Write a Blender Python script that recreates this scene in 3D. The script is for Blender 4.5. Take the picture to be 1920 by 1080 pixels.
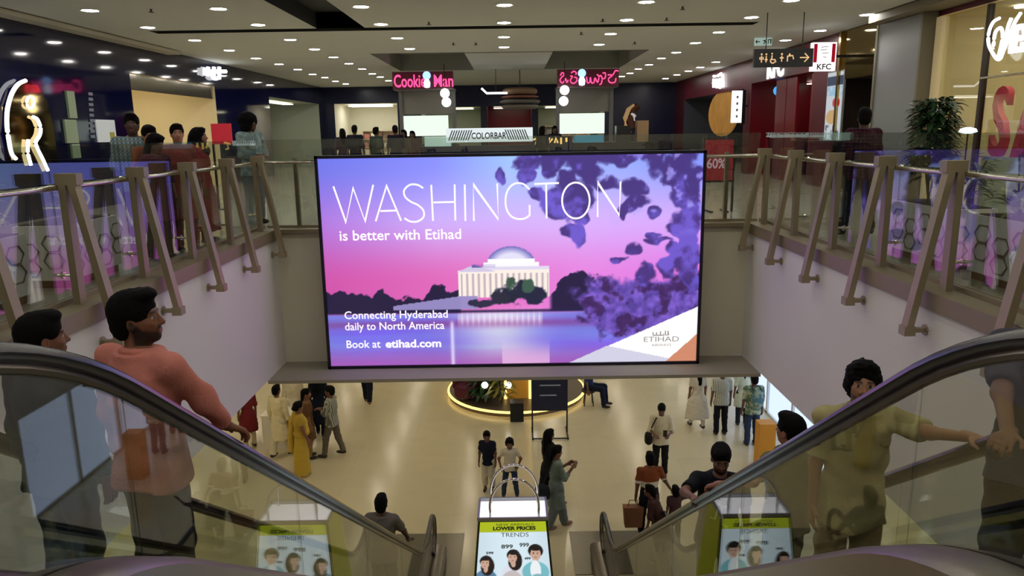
import bpy, math, random
import numpy as np
from mathutils import Vector, Matrix, Euler

for _o in list(bpy.data.objects): bpy.data.objects.remove(_o)
SC = bpy.context.scene
COL = SC.collection
PI = math.pi

# ------------------------------------------------------------------ camera
FPX = 1400.0
CAM_Z = 7.20                      # lower floor is z = 0, upper floor z = 5.75
PITCH = math.atan(292.0 / FPX)
ROLL = math.radians(0.85)
cam_data = bpy.data.cameras.new('camera')
cam_data.sensor_width = 36.0
cam_data.lens = 36.0 * FPX / 1920.0
cam_data.shift_x = -2.0 / 1920.0
cam_data.clip_start = 0.05
cam = bpy.data.objects.new('camera', cam_data); COL.objects.link(cam)
cam.matrix_world = (Matrix.Translation((0, 0, CAM_Z)) @ Matrix.Rotation(PI / 2 - PITCH, 4, 'X')
                    @ Matrix.Rotation(-ROLL, 4, 'Z'))
SC.camera = cam

# ------------------------------------------------------------------ world, exposure
w = bpy.data.worlds.new('world'); SC.world = w; w.use_nodes = True
w.node_tree.nodes['Background'].inputs[0].default_value = (0.05, 0.048, 0.045, 1)
w.node_tree.nodes['Background'].inputs[1].default_value = 1.0
SC.view_settings.view_transform = 'Standard'
SC.view_settings.look = 'None'
SC.view_settings.exposure = 0.0
SC.view_settings.gamma = 1.0
SC.view_settings.use_curve_mapping = False
SC.cycles.max_bounces = 8
SC.cycles.diffuse_bounces = 4
SC.cycles.glossy_bounces = 4
SC.cycles.transparent_max_bounces = 24
SC.cycles.sample_clamp_indirect = 4.0
SC.cycles.caustics_reflective = False
SC.cycles.caustics_refractive = False
LAMP = 78.0        # radiance of the downlight lenses
LAMP_LOW = 80.0

# levels and main planes
F = 5.75; CEIL = 9.37; LOWC = 3.60
VX = 3.70; VY0 = 1.2; VY1 = 11.65
WL = -8.8; WR = 7.7; WB = 36.0

# ------------------------------------------------------------------ materials
def lin(c):
    c = [v / 255.0 if max(c) > 1.0 else v for v in c[:3]]
    return tuple((v / 12.92 if v <= 0.04045 else ((v + 0.055) / 1.055) ** 2.4) for v in c) + (1.0,)

MATS = {}
def mat(name, col, rough=0.5, metal=0.0, spec=0.5, coat=0.0, emit=None, estr=0.0, noise=0.0, nscale=6.0, bump=0.0, bscale=30.0, stretch=None):
    if name in MATS: return MATS[name]
    m = bpy.data.materials.new(name); m.use_nodes = True
    nt = m.node_tree; b = nt.nodes['Principled BSDF']
    b.inputs['Base Color'].default_value = lin(col)
    b.inputs['Roughness'].default_value = rough
    b.inputs['Metallic'].default_value = metal
    b.inputs['Specular IOR Level'].default_value = spec
    b.inputs['Coat Weight'].default_value = coat
    b.inputs['Coat Roughness'].default_value = 0.03
    if emit is not None:
        b.inputs['Emission Color'].default_value = lin(emit)
        b.inputs['Emission Strength'].default_value = estr
    if noise or bump:
        tc = nt.nodes.new('ShaderNodeTexCoord')
        mp = nt.nodes.new('ShaderNodeMapping')
        nt.links.new(tc.outputs['Object'], mp.inputs[0])
        if stretch: mp.inputs['Scale'].default_value = stretch
    if noise:
        n = nt.nodes.new('ShaderNodeTexNoise'); n.inputs['Scale'].default_value = nscale; n.inputs['Detail'].default_value = 5
        nt.links.new(mp.outputs[0], n.inputs['Vector'])
        mx = nt.nodes.new('ShaderNodeMix'); mx.data_type = 'RGBA'
        c = lin(col)
        mx.inputs['A'].default_value = tuple(v * (1 - noise) for v in c[:3]) + (1,)
        mx.inputs['B'].default_value = tuple(min(1, v * (1 + noise)) for v in c[:3]) + (1,)
        nt.links.new(n.outputs['Fac'], mx.inputs['Factor'])
        nt.links.new(mx.outputs['Result'], b.inputs['Base Color'])
    if bump:
        n2 = nt.nodes.new('ShaderNodeTexNoise'); n2.inputs['Scale'].default_value = bscale; n2.inputs['Detail'].default_value = 3
        nt.links.new(mp.outputs[0], n2.inputs['Vector'])
        bp = nt.nodes.new('ShaderNodeBump'); bp.inputs['Strength'].default_value = bump; bp.inputs['Distance'].default_value = 0.01
        nt.links.new(n2.outputs['Fac'], bp.inputs['Height']); nt.links.new(bp.outputs[0], b.inputs['Normal'])
    MATS[name] = m
    return m

def emis(name, col, s):
    if name in MATS: return MATS[name]
    m = bpy.data.materials.new(name); m.use_nodes = True
    nt = m.node_tree; nt.nodes.clear()
    e = nt.nodes.new('ShaderNodeEmission'); e.inputs[0].default_value = lin(col); e.inputs[1].default_value = s
    o = nt.nodes.new('ShaderNodeOutputMaterial'); nt.links.new(e.outputs[0], o.inputs[0])
    MATS[name] = m; return m

def glass(name, tint=(235, 242, 238), ior=1.5, rough=0.0):
    if name in MATS: return MATS[name]
    m = bpy.data.materials.new(name); m.use_nodes = True
    nt = m.node_tree; nt.nodes.clear()
    t = nt.nodes.new('ShaderNodeBsdfTransparent'); t.inputs[0].default_value = lin(tint)
    g = nt.nodes.new('ShaderNodeBsdfGlossy'); g.inputs['Roughness'].default_value = rough
    fr = nt.nodes.new('ShaderNodeFresnel'); fr.inputs[0].default_value = ior
    # use the front-side Fresnel on both faces of the pane
    geo = nt.nodes.new('ShaderNodeNewGeometry')
    mi = nt.nodes.new('ShaderNodeMath'); mi.operation = 'MULTIPLY_ADD'
    mi.inputs[1].default_value = 1.0 / ior - ior; mi.inputs[2].default_value = ior
    # Fresnel node divides by IOR on the back face: feed 1/ior there so both faces behave alike
    nt.links.new(geo.outputs['Backfacing'], mi.inputs[0]); nt.links.new(mi.outputs[0], fr.inputs[0])
    mx = nt.nodes.new('ShaderNodeMixShader')
    nt.links.new(fr.outputs[0], mx.inputs[0]); nt.links.new(t.outputs[0], mx.inputs[1]); nt.links.new(g.outputs[0], mx.inputs[2])
    o = nt.nodes.new('ShaderNodeOutputMaterial'); nt.links.new(mx.outputs[0], o.inputs[0])
    MATS[name] = m; return m

def attr_mat(name, attr='col', emit=0.0, rough=0.6, spec=0.4):
    if name in MATS: return MATS[name]
    m = bpy.data.materials.new(name); m.use_nodes = True
    nt = m.node_tree; b = nt.nodes['Principled BSDF']
    a = nt.nodes.new('ShaderNodeAttribute'); a.attribute_name = attr
    nt.links.new(a.outputs['Color'], b.inputs['Base Color'])
    b.inputs['Roughness'].default_value = rough; b.inputs['Specular IOR Level'].default_value = spec
    if emit:
        b.inputs['Base Color'].default_value = (0.02, 0.02, 0.02, 1)
        for l in list(nt.links):
            if l.to_socket == b.inputs['Base Color']: nt.links.remove(l)
        nt.links.new(a.outputs['Color'], b.inputs['Emission Color'])
        b.inputs['Emission Strength'].default_value = emit
    MATS[name] = m; return m

# ------------------------------------------------------------------ objects
def tag(o, label=None, cat=None, group=None, kind=None):
    if label: o['label'] = label
    if cat: o['category'] = cat
    if group: o['group'] = group
    if kind: o['kind'] = kind
    return o

def empty(name, loc=(0, 0, 0), rz=0.0, label=None, cat=None, group=None):
    o = bpy.data.objects.new(name, None); COL.objects.link(o)
    o.location = loc; o.rotation_euler = (0, 0, rz); o.empty_display_size = 0.1
    return tag(o, label, cat, group)

class MB:
    def __init__(s): s.v = []; s.f = []
    def add(s, vs, fs):
        n = len(s.v); s.v += [tuple(p) for p in vs]; s.f += [tuple(i + n for i in f) for f in fs]; return s
    def box(s, x0, x1, y0, y1, z0, z1):
        if x0 > x1: x0, x1 = x1, x0
        if y0 > y1: y0, y1 = y1, y0
        if z0 > z1: z0, z1 = z1, z0
        return s.add([(x0, y0, z0), (x1, y0, z0), (x1, y1, z0), (x0, y1, z0), (x0, y0, z1), (x1, y0, z1), (x1, y1, z1), (x0, y1, z1)],
                     [(0, 3, 2, 1), (4, 5, 6, 7), (0, 1, 5, 4), (1, 2, 6, 5), (2, 3, 7, 6), (3, 0, 4, 7)])
    def bar(s, a, b, w, t, up=(0, 0, 1)):
        """rectangular bar from a to b; w along the side axis, t along the other"""
        a = Vector(a); b = Vector(b); d = (b - a).normalized(); u = Vector(up)
        sd = d.cross(u)
        if sd.length < 1e-4: sd = d.cross(Vector((0, 1, 0)))
        sd.normalize(); n = sd.cross(d).normalized()
        vs = []
        for p in (a, b):
            for i, j in ((-1, -1), (1, -1), (1, 1), (-1, 1)):
                vs.append(p + sd * (i * w / 2) + n * (j * t / 2))
        return s.add(vs, [(0, 1, 2, 3), (7, 6, 5, 4), (0, 4, 5, 1), (1, 5, 6, 2), (2, 6, 7, 3), (3, 7, 4, 0)])
    def tube(s, pts, r, n=8, r2=None, side=None, closed=False, cap=True):
        pts = [Vector(p) for p in pts]; m = len(pts); vs = []; fs = []
        for i, p in enumerate(pts):
            if closed: t = pts[(i + 1) % m] - pts[i - 1]
            else: t = pts[min(i + 1, m - 1)] - pts[max(i - 1, 0)]
            t.normalize()
            if side is not None: sd = Vector(side) - t * t.dot(Vector(side)); sd.normalize()
            else:
                sd = t.cross(Vector((0, 0, 1)))
                if sd.length < 1e-3: sd = t.cross(Vector((0, 1, 0)))
                sd.normalize()
            nn = sd.cross(t)
            rr = r[i] if isinstance(r, (list, tuple)) else r
            rb = r2 if r2 is not None else rr
            for k in range(n):
                a = 2 * PI * k / n
                vs.append(p + sd * (rr * math.cos(a)) + nn * (rb * math.sin(a)))
        lim = m if closed else m - 1
        for i in range(lim):
            j = (i + 1) % m
            for k in range(n):
                fs.append((i * n + k, i * n + (k + 1) % n, j * n + (k + 1) % n, j * n + k))
        if cap and not closed:
            fs.append(tuple(range(n))[::-1]); fs.append(tuple((m - 1) * n + k for k in range(n)))
        return s.add(vs, fs)
    def cyl(s, c, r, h, n=20, r2=None):
        x, y, z = c; r2 = r if r2 is None else r2
        vs = [(x + r * math.cos(2 * PI * k / n), y + r * math.sin(2 * PI * k / n), z) for k in range(n)]
        vs += [(x + r2 * math.cos(2 * PI * k / n), y + r2 * math.sin(2 * PI * k / n), z + h) for k in range(n)]
        fs = [(k, (k + 1) % n, n + (k + 1) % n, n + k) for k in range(n)] + [tuple(range(n))[::-1], tuple(range(n, 2 * n))]
        return s.add(vs, fs)
    def lathe(s, prof, c=(0, 0, 0), n=20):
        vs = []; fs = []; m = len(prof)
        for (r, z) in prof:
            for k in range(n):
                a = 2 * PI * k / n; vs.append((c[0] + r * math.cos(a), c[1] + r * math.sin(a), c[2] + z))
        for i in range(m - 1):
            for k in range(n): fs.append((i * n + k, i * n + (k + 1) % n, (i + 1) * n + (k + 1) % n, (i + 1) * n + k))
        fs.append(tuple(range(n))[::-1]); fs.append(tuple((m - 1) * n + k for k in range(n)))
        return s.add(vs, fs)
    def ball(s, c, r, n=12, sc=(1, 1, 1)):
        prof = [(max(1e-4, r * math.sin(PI * i / n)), -r * math.cos(PI * i / n)) for i in range(n + 1)]
        k = len(s.v); s.lathe(prof, (0, 0, 0), n + 4)
        for i in range(k, len(s.v)):
            v = s.v[i]; s.v[i] = (c[0] + v[0] * sc[0], c[1] + v[1] * sc[1], c[2] + v[2] * sc[2])
        return s
    def prism(s, poly, a, b, axis='y'):
        """extrude a 2D polygon between a and b along an axis (poly in the other two axes, in order)"""
        n = len(poly)
        def P(p, t):
            return {'x': (t, p[0], p[1]), 'y': (p[0], t, p[1]), 'z': (p[0], p[1], t)}[axis]
        vs = [P(p, a) for p in poly] + [P(p, b) for p in poly]
        fs = [(k, (k + 1) % n, n + (k + 1) % n, n + k) for k in range(n)] + [tuple(range(n))[::-1], tuple(range(n, 2 * n))]
        return s.add(vs, fs)
    def build(s, name, m, parent=None, smooth=False, loc=None, rz=0.0, fix=True):
        me = bpy.data.meshes.new(name); me.from_pydata(s.v, [], s.f); me.update()
        if fix:
            import bmesh
            bm = bmesh.new(); bm.from_mesh(me); bmesh.ops.recalc_face_normals(bm, faces=bm.faces[:]); bm.to_mesh(me); bm.free()
        o = bpy.data.objects.new(name, me); COL.objects.link(o)
        if m is not None: me.materials.append(m)
        if smooth:
            me.polygons.foreach_set('use_smooth', [True] * len(me.polygons))
            try: me.set_sharp_from_angle(angle=math.radians(40))
            except Exception: pass
        if loc is not None: o.location = loc
        if rz: o.rotation_euler = (0, 0, rz)
        if parent is not None: o.parent = parent
        return o

def copy_tree(o, parent=None):
    c = o.copy(); COL.objects.link(c); c.parent = parent
    for ch in list(o.children): copy_tree(ch, c)
    return c

def struct(name, mb, m, parent=None, smooth=False, label=None):
    o = mb.build(name, m, parent, smooth)
    if parent is None: tag(o, label, None, None, 'structure')
    return o

def plate(mb, u0, u1, v0, v1, holes, P):
    """flat sheet with rectangular holes; P(u,v) gives the 3D point"""
    us = sorted({u0, u1, *[h[0] for h in holes], *[h[1] for h in holes]}); vs = sorted({v0, v1, *[h[2] for h in holes], *[h[3] for h in holes]})
    us = [u for u in us if u0 <= u <= u1]; vs = [v for v in vs if v0 <= v <= v1]
    for i in range(len(us) - 1):
        for j in range(len(vs) - 1):
            cu = (us[i] + us[i + 1]) / 2; cv = (vs[j] + vs[j + 1]) / 2
            if any(h[0] < cu < h[1] and h[2] < cv < h[3] for h in holes): continue
            mb.add([P(us[i], vs[j]), P(us[i + 1], vs[j]), P(us[i + 1], vs[j + 1]), P(us[i], vs[j + 1])], [(0, 1, 2, 3)])
    return mb

def text(body, size, m, parent, loc, rot=(PI / 2, 0, 0), align='LEFT', extrude=0.0, sx=1.0, name='lettering', bold=0.0, shear=0.0):
    cu = bpy.data.curves.new('t', 'FONT'); cu.body = body; cu.size = size; cu.align_x = align; cu.align_y = 'BOTTOM_BASELINE'
    cu.extrude = extrude; cu.offset = bold; cu.resolution_u = 3; cu.shear = shear; cu.fill_mode = 'BOTH' if extrude else 'FRONT'
    o = bpy.data.objects.new('t', cu); COL.objects.link(o)
    dg = bpy.context.evaluated_depsgraph_get()
    me = bpy.data.meshes.new_from_object(o.evaluated_get(dg))
    bpy.data.objects.remove(o); bpy.data.curves.remove(cu)
    me.materials.clear(); me.materials.append(m); me.name = name
    ob = bpy.data.objects.new(name, me); COL.objects.link(ob)
    ob.location = loc; ob.rotation_euler = rot; ob.scale = (sx, 1, 1)
    if parent is not None: ob.parent = parent
    return ob

def ribbon(mb, pts, w, P, closed=False):
    """flat stroke of width w along 2D points, placed by P(u,v)"""
    pts = [np.array(p, float) for p in pts]; m = len(pts); L = []
    for i in range(m):
        if closed: t = pts[(i + 1) % m] - pts[i - 1]
        else: t = pts[min(i + 1, m - 1)] - pts[max(0, i - 1)]
        t = t / (np.linalg.norm(t) + 1e-9); n = np.array([-t[1], t[0]])
        k = 1.0
        if 0 < i < m - 1:
            a = pts[i] - pts[i - 1]; a = a / (np.linalg.norm(a) + 1e-9); k = min(2.5, 1.0 / max(0.3, abs(float(a @ t))))
        L.append((pts[i] + n * w / 2 * k, pts[i] - n * w / 2 * k))
    vs = [P(*q) for pr in L for q in pr]
    fs = [(2 * i, 2 * i + 1, 2 * i + 3, 2 * i + 2) for i in range(m - 1)]
    if closed: fs.append((2 * m - 2, 2 * m - 1, 1, 0))
    return mb.add(vs, fs)

def arc(cx, cy, rx, ry, a0, a1, n=16):
    return [(cx + rx * math.cos(math.radians(a0 + (a1 - a0) * i / n)), cy + ry * math.sin(math.radians(a0 + (a1 - a0) * i / n))) for i in range(n + 1)]

def paint(name, nx, ny, fn, P, m, parent=None):
    """a flat printed/lit picture: a fine grid whose colours come from fn(U,V)->rgb (0..255 sRGB), U right 0..1, V down 0..1"""
    U, V = np.meshgrid(np.linspace(0, 1, nx + 1), np.linspace(0, 1, ny + 1))
    rgb = fn(U, V) / 255.0
    rgb = np.clip(rgb, 0, 1); rgb = np.where(rgb <= 0.04045, rgb / 12.92, ((rgb + 0.055) / 1.055) ** 2.4)
    co = P(U, V).reshape(-1, 3)
    idx = np.arange((nx + 1) * (ny + 1)).reshape(ny + 1, nx + 1)
    q = np.stack([idx[1:, :-1], idx[1:, 1:], idx[:-1, 1:], idx[:-1, :-1]], -1).reshape(-1, 4)
    me = bpy.data.meshes.new(name)
    me.vertices.add(len(co)); me.vertices.foreach_set('co', co.astype(np.float32).ravel())
    me.loops.add(q.size); me.loops.foreach_set('vertex_index', q.astype(np.int32).ravel())
    me.polygons.add(len(q)); me.polygons.foreach_set('loop_start', np.arange(0, q.size, 4, dtype=np.int32))
    me.update(calc_edges=True); me.validate()
    at = me.color_attributes.new('col', 'FLOAT_COLOR', 'POINT')
    c4 = np.ones((len(co), 4), np.float32); c4[:, :3] = rgb.reshape(-1, 3)
    at.data.foreach_set('color', c4.ravel())
    o = bpy.data.objects.new(name, me); COL.objects.link(o); me.materials.append(m)
    if parent is not None: o.parent = parent
    return o

def vnoise(U, V, scale, seed=0, octaves=4):
    """value noise fbm 0..1"""
    rng = np.random.RandomState(seed); T = rng.rand(64, 64); out = 0; amp = 1; tot = 0
    for o in range(octaves):
        x = U * scale * 2 ** o; y = V * scale * 2 ** o
        xi = np.floor(x).astype(int); yi = np.floor(y).astype(int); fx = x - xi; fy = y - yi
        fx = fx * fx * (3 - 2 * fx); fy = fy * fy * (3 - 2 * fy)
        g = lambda a, b: T[a % 64, b % 64]
        out = out + amp * ((g(xi, yi) * (1 - fx) + g(xi + 1, yi) * fx) * (1 - fy) + (g(xi, yi + 1) * (1 - fx) + g(xi + 1, yi + 1) * fx) * fy)
        tot += amp; amp *= 0.5
    return out / tot
def sst(a, b, x):
    t = np.clip((x - a) / (b - a + 1e-12), 0, 1); return t * t * (3 - 2 * t)
def over(img, col, a):
    return img * (1 - a[..., None]) + np.array(col, float) * a[..., None]

# photograph ray helper: used once, to place things at their real 3D spots
_c, _s = math.cos(PITCH), math.sin(PITCH); _cr, _sr = math.cos(ROLL), math.sin(ROLL)
def ray(px, py):
    a, b = px - 960, py - 540
    dx = a * _cr - b * _sr; dy = b * _cr + a * _sr
    u = (dx - 2) / FPX; v = -dy / FPX
    return np.array([u, _c + v * _s, -_s + v * _c])
O3 = np.array([0, 0, CAM_Z])
def atx(px, py, x): r = ray(px, py); return r * (x / r[0]) + O3
def aty(px, py, y): r = ray(px, py); return r * (y / r[1]) + O3
def atz(px, py, z): r = ray(px, py); return r * ((z - CAM_Z) / r[2]) + O3

def smooth_pts(pts, n=5):
    p = [np.array(q, float) for q in pts]; p = [2 * p[0] - p[1]] + p + [2 * p[-1] - p[-2]]; out = []
    for i in range(1, len(p) - 2):
        for k in range(n):
            t = k / n; a, b, c, d = p[i - 1:i + 3]
            out.append(tuple(.5 * (2 * b + (c - a) * t + (2 * a - 5 * b + 4 * c - d) * t * t + (3 * b - a - 3 * c + d) * t ** 3)))
    return out + [tuple(p[-2])]
# ================================================================== the setting
def tile_floor(name, col, joint, size, rough, mottling=0.12):
    m = bpy.data.materials.new(name); m.use_nodes = True; nt = m.node_tree; b = nt.nodes['Principled BSDF']
    tc = nt.nodes.new('ShaderNodeTexCoord')
    br = nt.nodes.new('ShaderNodeTexBrick'); br.offset = 0.0; br.inputs['Scale'].default_value = 1.0
    br.inputs['Brick Width'].default_value = size; br.inputs['Row Height'].default_value = size
    br.inputs['Mortar Size'].default_value = 0.004; br.inputs['Mortar Smooth'].default_value = 0.3
    c = lin(col)
    br.inputs['Color1'].default_value = c; br.inputs['Color2'].default_value = tuple(v * 0.95 for v in c[:3]) + (1,)
    br.inputs['Mortar'].default_value = lin(joint)
    nt.links.new(tc.outputs['Object'], br.inputs['Vector'])
    n = nt.nodes.new('ShaderNodeTexNoise'); n.inputs['Scale'].default_value = 1.1; n.inputs['Detail'].default_value = 6; n.inputs['Distortion'].default_value = 1.5
    nt.links.new(tc.outputs['Object'], n.inputs['Vector'])
    mx = nt.nodes.new('ShaderNodeMix'); mx.data_type = 'RGBA'; mx.blend_type = 'MULTIPLY'
    rp = nt.nodes.new('ShaderNodeValToRGB'); rp.color_ramp.elements[0].color = (1 - mottling, 1 - mottling, 1 - mottling * 1.2, 1); rp.color_ramp.elements[1].color = (1, 1, 1, 1)
    nt.links.new(n.outputs['Fac'], rp.inputs[0]); mx.inputs['Factor'].default_value = 1.0
    nt.links.new(br.outputs['Color'], mx.inputs['A']); nt.links.new(rp.outputs[0], mx.inputs['B'])
    nt.links.new(mx.outputs['Result'], b.inputs['Base Color'])
    b.inputs['Roughness'].default_value = rough; b.inputs['Specular IOR Level'].default_value = 0.42
    MATS[name] = m; return m

M_floor = tile_floor('polished cream marble', (206, 194, 162), (194, 182, 151), 1.2, 0.2)
M_ufloor = tile_floor('polished beige vitrified tile', (188, 180, 160), (174, 166, 146), 1.2, 0.16)
M_ceil = mat('matt off-white ceiling paint', (214, 217, 210), 0.8, noise=0.03, nscale=0.6)
M_slot = mat('dark ceiling slot', (46, 50, 48), 0.7)
M_coffer = mat('satin metal soffit', (176, 176, 166), 0.25, metal=0.25)
M_navy = mat('glossy navy lacquer panel', (10, 14, 52), 0.06, spec=0.65)
M_navy2 = mat('satin navy fascia', (14, 20, 62), 0.25)
M_white = mat('white wall paint', (226, 222, 220), 0.65, noise=0.02, nscale=0.8)
M_beige = mat('beige wall paint', (214, 208, 186), 0.7, noise=0.03, nscale=0.7)
M_cap = mat('brown anodised slab edge trim', (142, 128, 104), 0.45, metal=0.25, noise=0.08, nscale=3)
M_steel = mat('brushed bronze steel', (156, 142, 116), 0.4, metal=0.35, noise=0.06, nscale=9)
M_rail = mat('satin stainless tube', (205, 200, 184), 0.2, metal=1.0)
M_cream = mat('cream shop wall', (236, 220, 178), 0.7)
M_red = mat('red shop panel', (120, 14, 32), 0.3)
M_maroon = mat('maroon fascia panel', (88, 16, 36), 0.35)
M_grey = mat('grey composite cladding panel', (142, 144, 146), 0.28, metal=0.3)
M_gold = mat('bronze mirror panel', (150, 130, 84), 0.05, metal=1.0)
M_dark = mat('dark brown panel', (52, 40, 34), 0.5)
M_black = mat('black satin metal', (16, 16, 18), 0.35)
G_rail = glass('balustrade glass', (240, 245, 242), 2.05)
G_esc = glass('escalator glass', (240, 243, 237), 1.52)
G_shop = glass('shopfront glass', (240, 244, 240), 1.5)
E_white = emis('lit white', (255, 252, 245), 1.6)
E_warm = emis('warm shop light', (255, 244, 214), 3.0)

# lower floor and its surroundings
struct('floor', MB().box(-14, 14, -6, 34, -0.2, 0.0), M_floor)
struct('wall_lower_back', MB().box(-14, 14, 34, 34.2, 0, F - 0.2), M_beige)
struct('wall_lower_left', MB().box(-14.2, -14, -6, 34.2, 0, F - 0.2), M_beige)
struct('wall_lower_right', MB().box(14, 14.2, -6, 34.2, 0, F - 0.2), M_beige)
struct('wall_lower_front', MB().box(-14, 14, -6.2, -6, 0, F - 0.2), M_beige)

# lower ceiling: one sheet with the void cut out
mb = MB(); plate(mb, -14, 14, -6, 34, [(-VX, VX, VY0, VY1)], lambda u, v: (u, v, LOWC)); struct('ceiling_lower', mb, M_ceil)
# upper floor: slab ring round the void
struct('floor_upper_left', MB().box(-14, -VX - 0.02, -6, 37, F - 0.15, F), M_ufloor)
struct('floor_upper_right', MB().box(VX + 0.02, 14, -6, 37, F - 0.15, F), M_ufloor)
struct('floor_upper_far', MB().box(-VX - 0.02, VX + 0.02, VY1 + 0.02, 37, F - 0.15, F), M_ufloor)
struct('floor_upper_near', MB().box(-VX - 0.02, VX + 0.02, -6, VY0, F - 0.15, F), M_ufloor)
# faces of the void
struct('wall_void_left', MB().box(-VX - 0.12, -VX, VY0, VY1 + 0.1, LOWC, F - 0.13), M_white)
struct('wall_void_right', MB().box(VX, VX + 0.12, VY0, VY1 + 0.1, LOWC, F - 0.13), M_white)
struct('wall_void_far', MB().box(-VX, VX, VY1, VY1 + 0.12, LOWC, F - 0.13), M_beige)
struct('wall_void_near', MB().box(-VX, VX, VY0 - 0.12, VY0, LOWC, F - 0.16), M_white)
struct('trim_1', MB().box(-VX - 0.26, -VX + 0.03, VY0, VY1, F - 0.14, F + 0.02), M_cap)
struct('trim_2', MB().box(VX - 0.03, VX + 0.26, VY0, VY1, F - 0.14, F + 0.02), M_cap)
struct('trim_3', MB().box(-VX + 0.03, VX - 0.03, VY1 - 0.03, VY1 + 0.3, F - 0.05, F + 0.012), M_cap)
# ledge that carries the screen
struct('trim_4', MB().box(-VX, VX, VY1 - 0.95, VY1, LOWC - 0.05, LOWC - 0.001), mat('grey beige ledge paint', (150, 143, 128), 0.7))

# upper ceiling with slots and a coffer
slots = [(-7.5, 5.2, 16.3, 16.75), (-4.0, -3.0, 8.0, 16.3)]
coffer = (-3.85, 3.85, 21.4, 27.4)
mb = MB(); plate(mb, WL - 0.3, WR + 0.3, -6, WB + 0.3, slots + [coffer], lambda u, v: (u, v, CEIL))
up_ceiling = struct('ceiling', mb, M_ceil)
mb = MB()
for (x0, x1, y0, y1) in slots:
    h = 0.32
    mb.add([(x0, y0, CEIL), (x1, y0, CEIL), (x1, y1, CEIL), (x0, y1, CEIL), (x0, y0, CEIL + h), (x1, y0, CEIL + h), (x1, y1, CEIL + h), (x0, y1, CEIL + h)],
           [(4, 5, 6, 7), (0, 1, 5, 4), (1, 2, 6, 5), (2, 3, 7, 6), (3, 0, 4, 7)])
struct('ceiling_slot', mb, M_slot, up_ceiling)
x0, x1, y0, y1 = coffer; h = 0.55
mb = MB().add([(x0, y0, CEIL), (x1, y0, CEIL), (x1, y1, CEIL), (x0, y1, CEIL), (x0, y0, CEIL + h), (x1, y0, CEIL + h), (x1, y1, CEIL + h), (x0, y1, CEIL + h)],
              [(4, 5, 6, 7), (0, 1, 5, 4), (1, 2, 6, 5), (2, 3, 7, 6), (3, 0, 4, 7)])
struct('ceiling_coffer', mb, M_coffer, up_ceiling)
struct('coffer_beam', MB().box(-1.25, 1.2, 21.7, 27.2, CEIL - 0.005, CEIL + 0.5), M_ceil, up_ceiling)
# ceiling edge strip above the right-hand shops
struct('trim_5', MB().box(WR - 0.55, WR - 0.02, -6, 15.6, CEIL - 0.16, CEIL - 0.02), mat('taupe ceiling trim', (128, 120, 100), 0.6))
struct('trim_6', MB().box(WL + 0.02, WL + 0.35, -6, 20, CEIL - 0.1, CEIL - 0.02), mat('pale ceiling trim', (196, 192, 178), 0.6))

# left wall with two shop openings
LH = [(17.95, 23.0, F, 8.68), (28.1, 35.3, F, 8.6)]
mb = MB(); plate(mb, -6, WB, F, CEIL, LH, lambda u, v: (WL, u, v)); struct('wall_left', mb, M_navy)
# right wall
RH = [(3.0, 14.05, F, 9.12), (15.95, 17.9, F, 8.28), (19.6, 24.6, F, 8.6), (25.3, 34.0, F, 8.5)]
mb = MB(); plate(mb, -6, WB, F, CEIL, RH, lambda u, v: (WR, u, v)); struct('wall_right', mb, M_maroon)
# far wall
BH = [(-8.25, -5.3, F, 8.62), (-4.2, -1.4, F, 8.4), (-1.1, 1.0, F, 8.4), (1.3, 4.4, F, 8.4)]
mb = MB(); plate(mb, WL, WR, F, CEIL, BH, lambda u, v: (u, WB, v)); struct('wall_back', mb, M_navy2)
struct('wall_front', MB().box(WL, WR, -6.2, -6, F, CEIL), M_beige)

def alcove(name, P, u0, u1, z0, z1, depth, m, mf=None):
    """room behind an opening; P(u, d, z): along the wall, depth, height"""
    mb = MB()
    mb.add([P(u0, 0, z0), P(u1, 0, z0), P(u1, depth, z0), P(u0, depth, z0), P(u0, 0, z1), P(u1, 0, z1), P(u1, depth, z1), P(u0, depth, z1)],
           [(3, 2, 6, 7), (0, 3, 7, 4), (2, 1, 5, 6), (4, 5, 6, 7)])
    o = struct(name, mb, m)
    mb = MB().add([P(u0, 0, z0 + 0.004), P(u1, 0, z0 + 0.004), P(u1, depth, z0 + 0.004), P(u0, depth, z0 + 0.004)], [(0, 1, 2, 3)])
    struct('shop_floor', mb, mf or M_ufloor, o)
    return o
PL = lambda u, d, z: (WL - d, u, z)
PR = lambda u, d, z: (WR + d, u, z)
PB = lambda u, d, z: (u, WB + d, z)
M_shopgrey = mat('grey-green shop wall', (168, 176, 160), 0.6)
alcove('wall_shop_1', PL, 17.95, 23.0, F, 8.68, 4.0, M_cream)
alcove('wall_shop_2', PL, 28.1, 35.3, F, 8.6, 3.0, M_shopgrey)
alcove('wall_shop_3', PR, 3.0, 14.05, F, 9.12, 4.5, M_cream)
alcove('wall_shop_4', PR, 15.95, 17.9, F, 8.28, 5.0, M_dark)
alcove('wall_shop_5', PR, 19.6, 24.6, F, 8.6, 3.5, M_red)
alcove('wall_shop_6', PR, 25.3, 34.0, F, 8.5, 3.0, mat('dark blue-grey shop wall', (54, 58, 70), 0.5))
alcove('wall_shop_7', PB, -8.25, -5.3, F, 8.62, 3.5, mat('pale shop wall', (232, 228, 210), 0.7))
alcove('wall_shop_8', PB, -4.2, -1.4, F, 8.4, 3.0, M_shopgrey)
alcove('wall_shop_9', PB, -1.1, 1.0, F, 8.4, 2.5, M_red)
alcove('wall_shop_10', PB, 1.3, 4.4, F, 8.4, 3.0, M_shopgrey)

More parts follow.
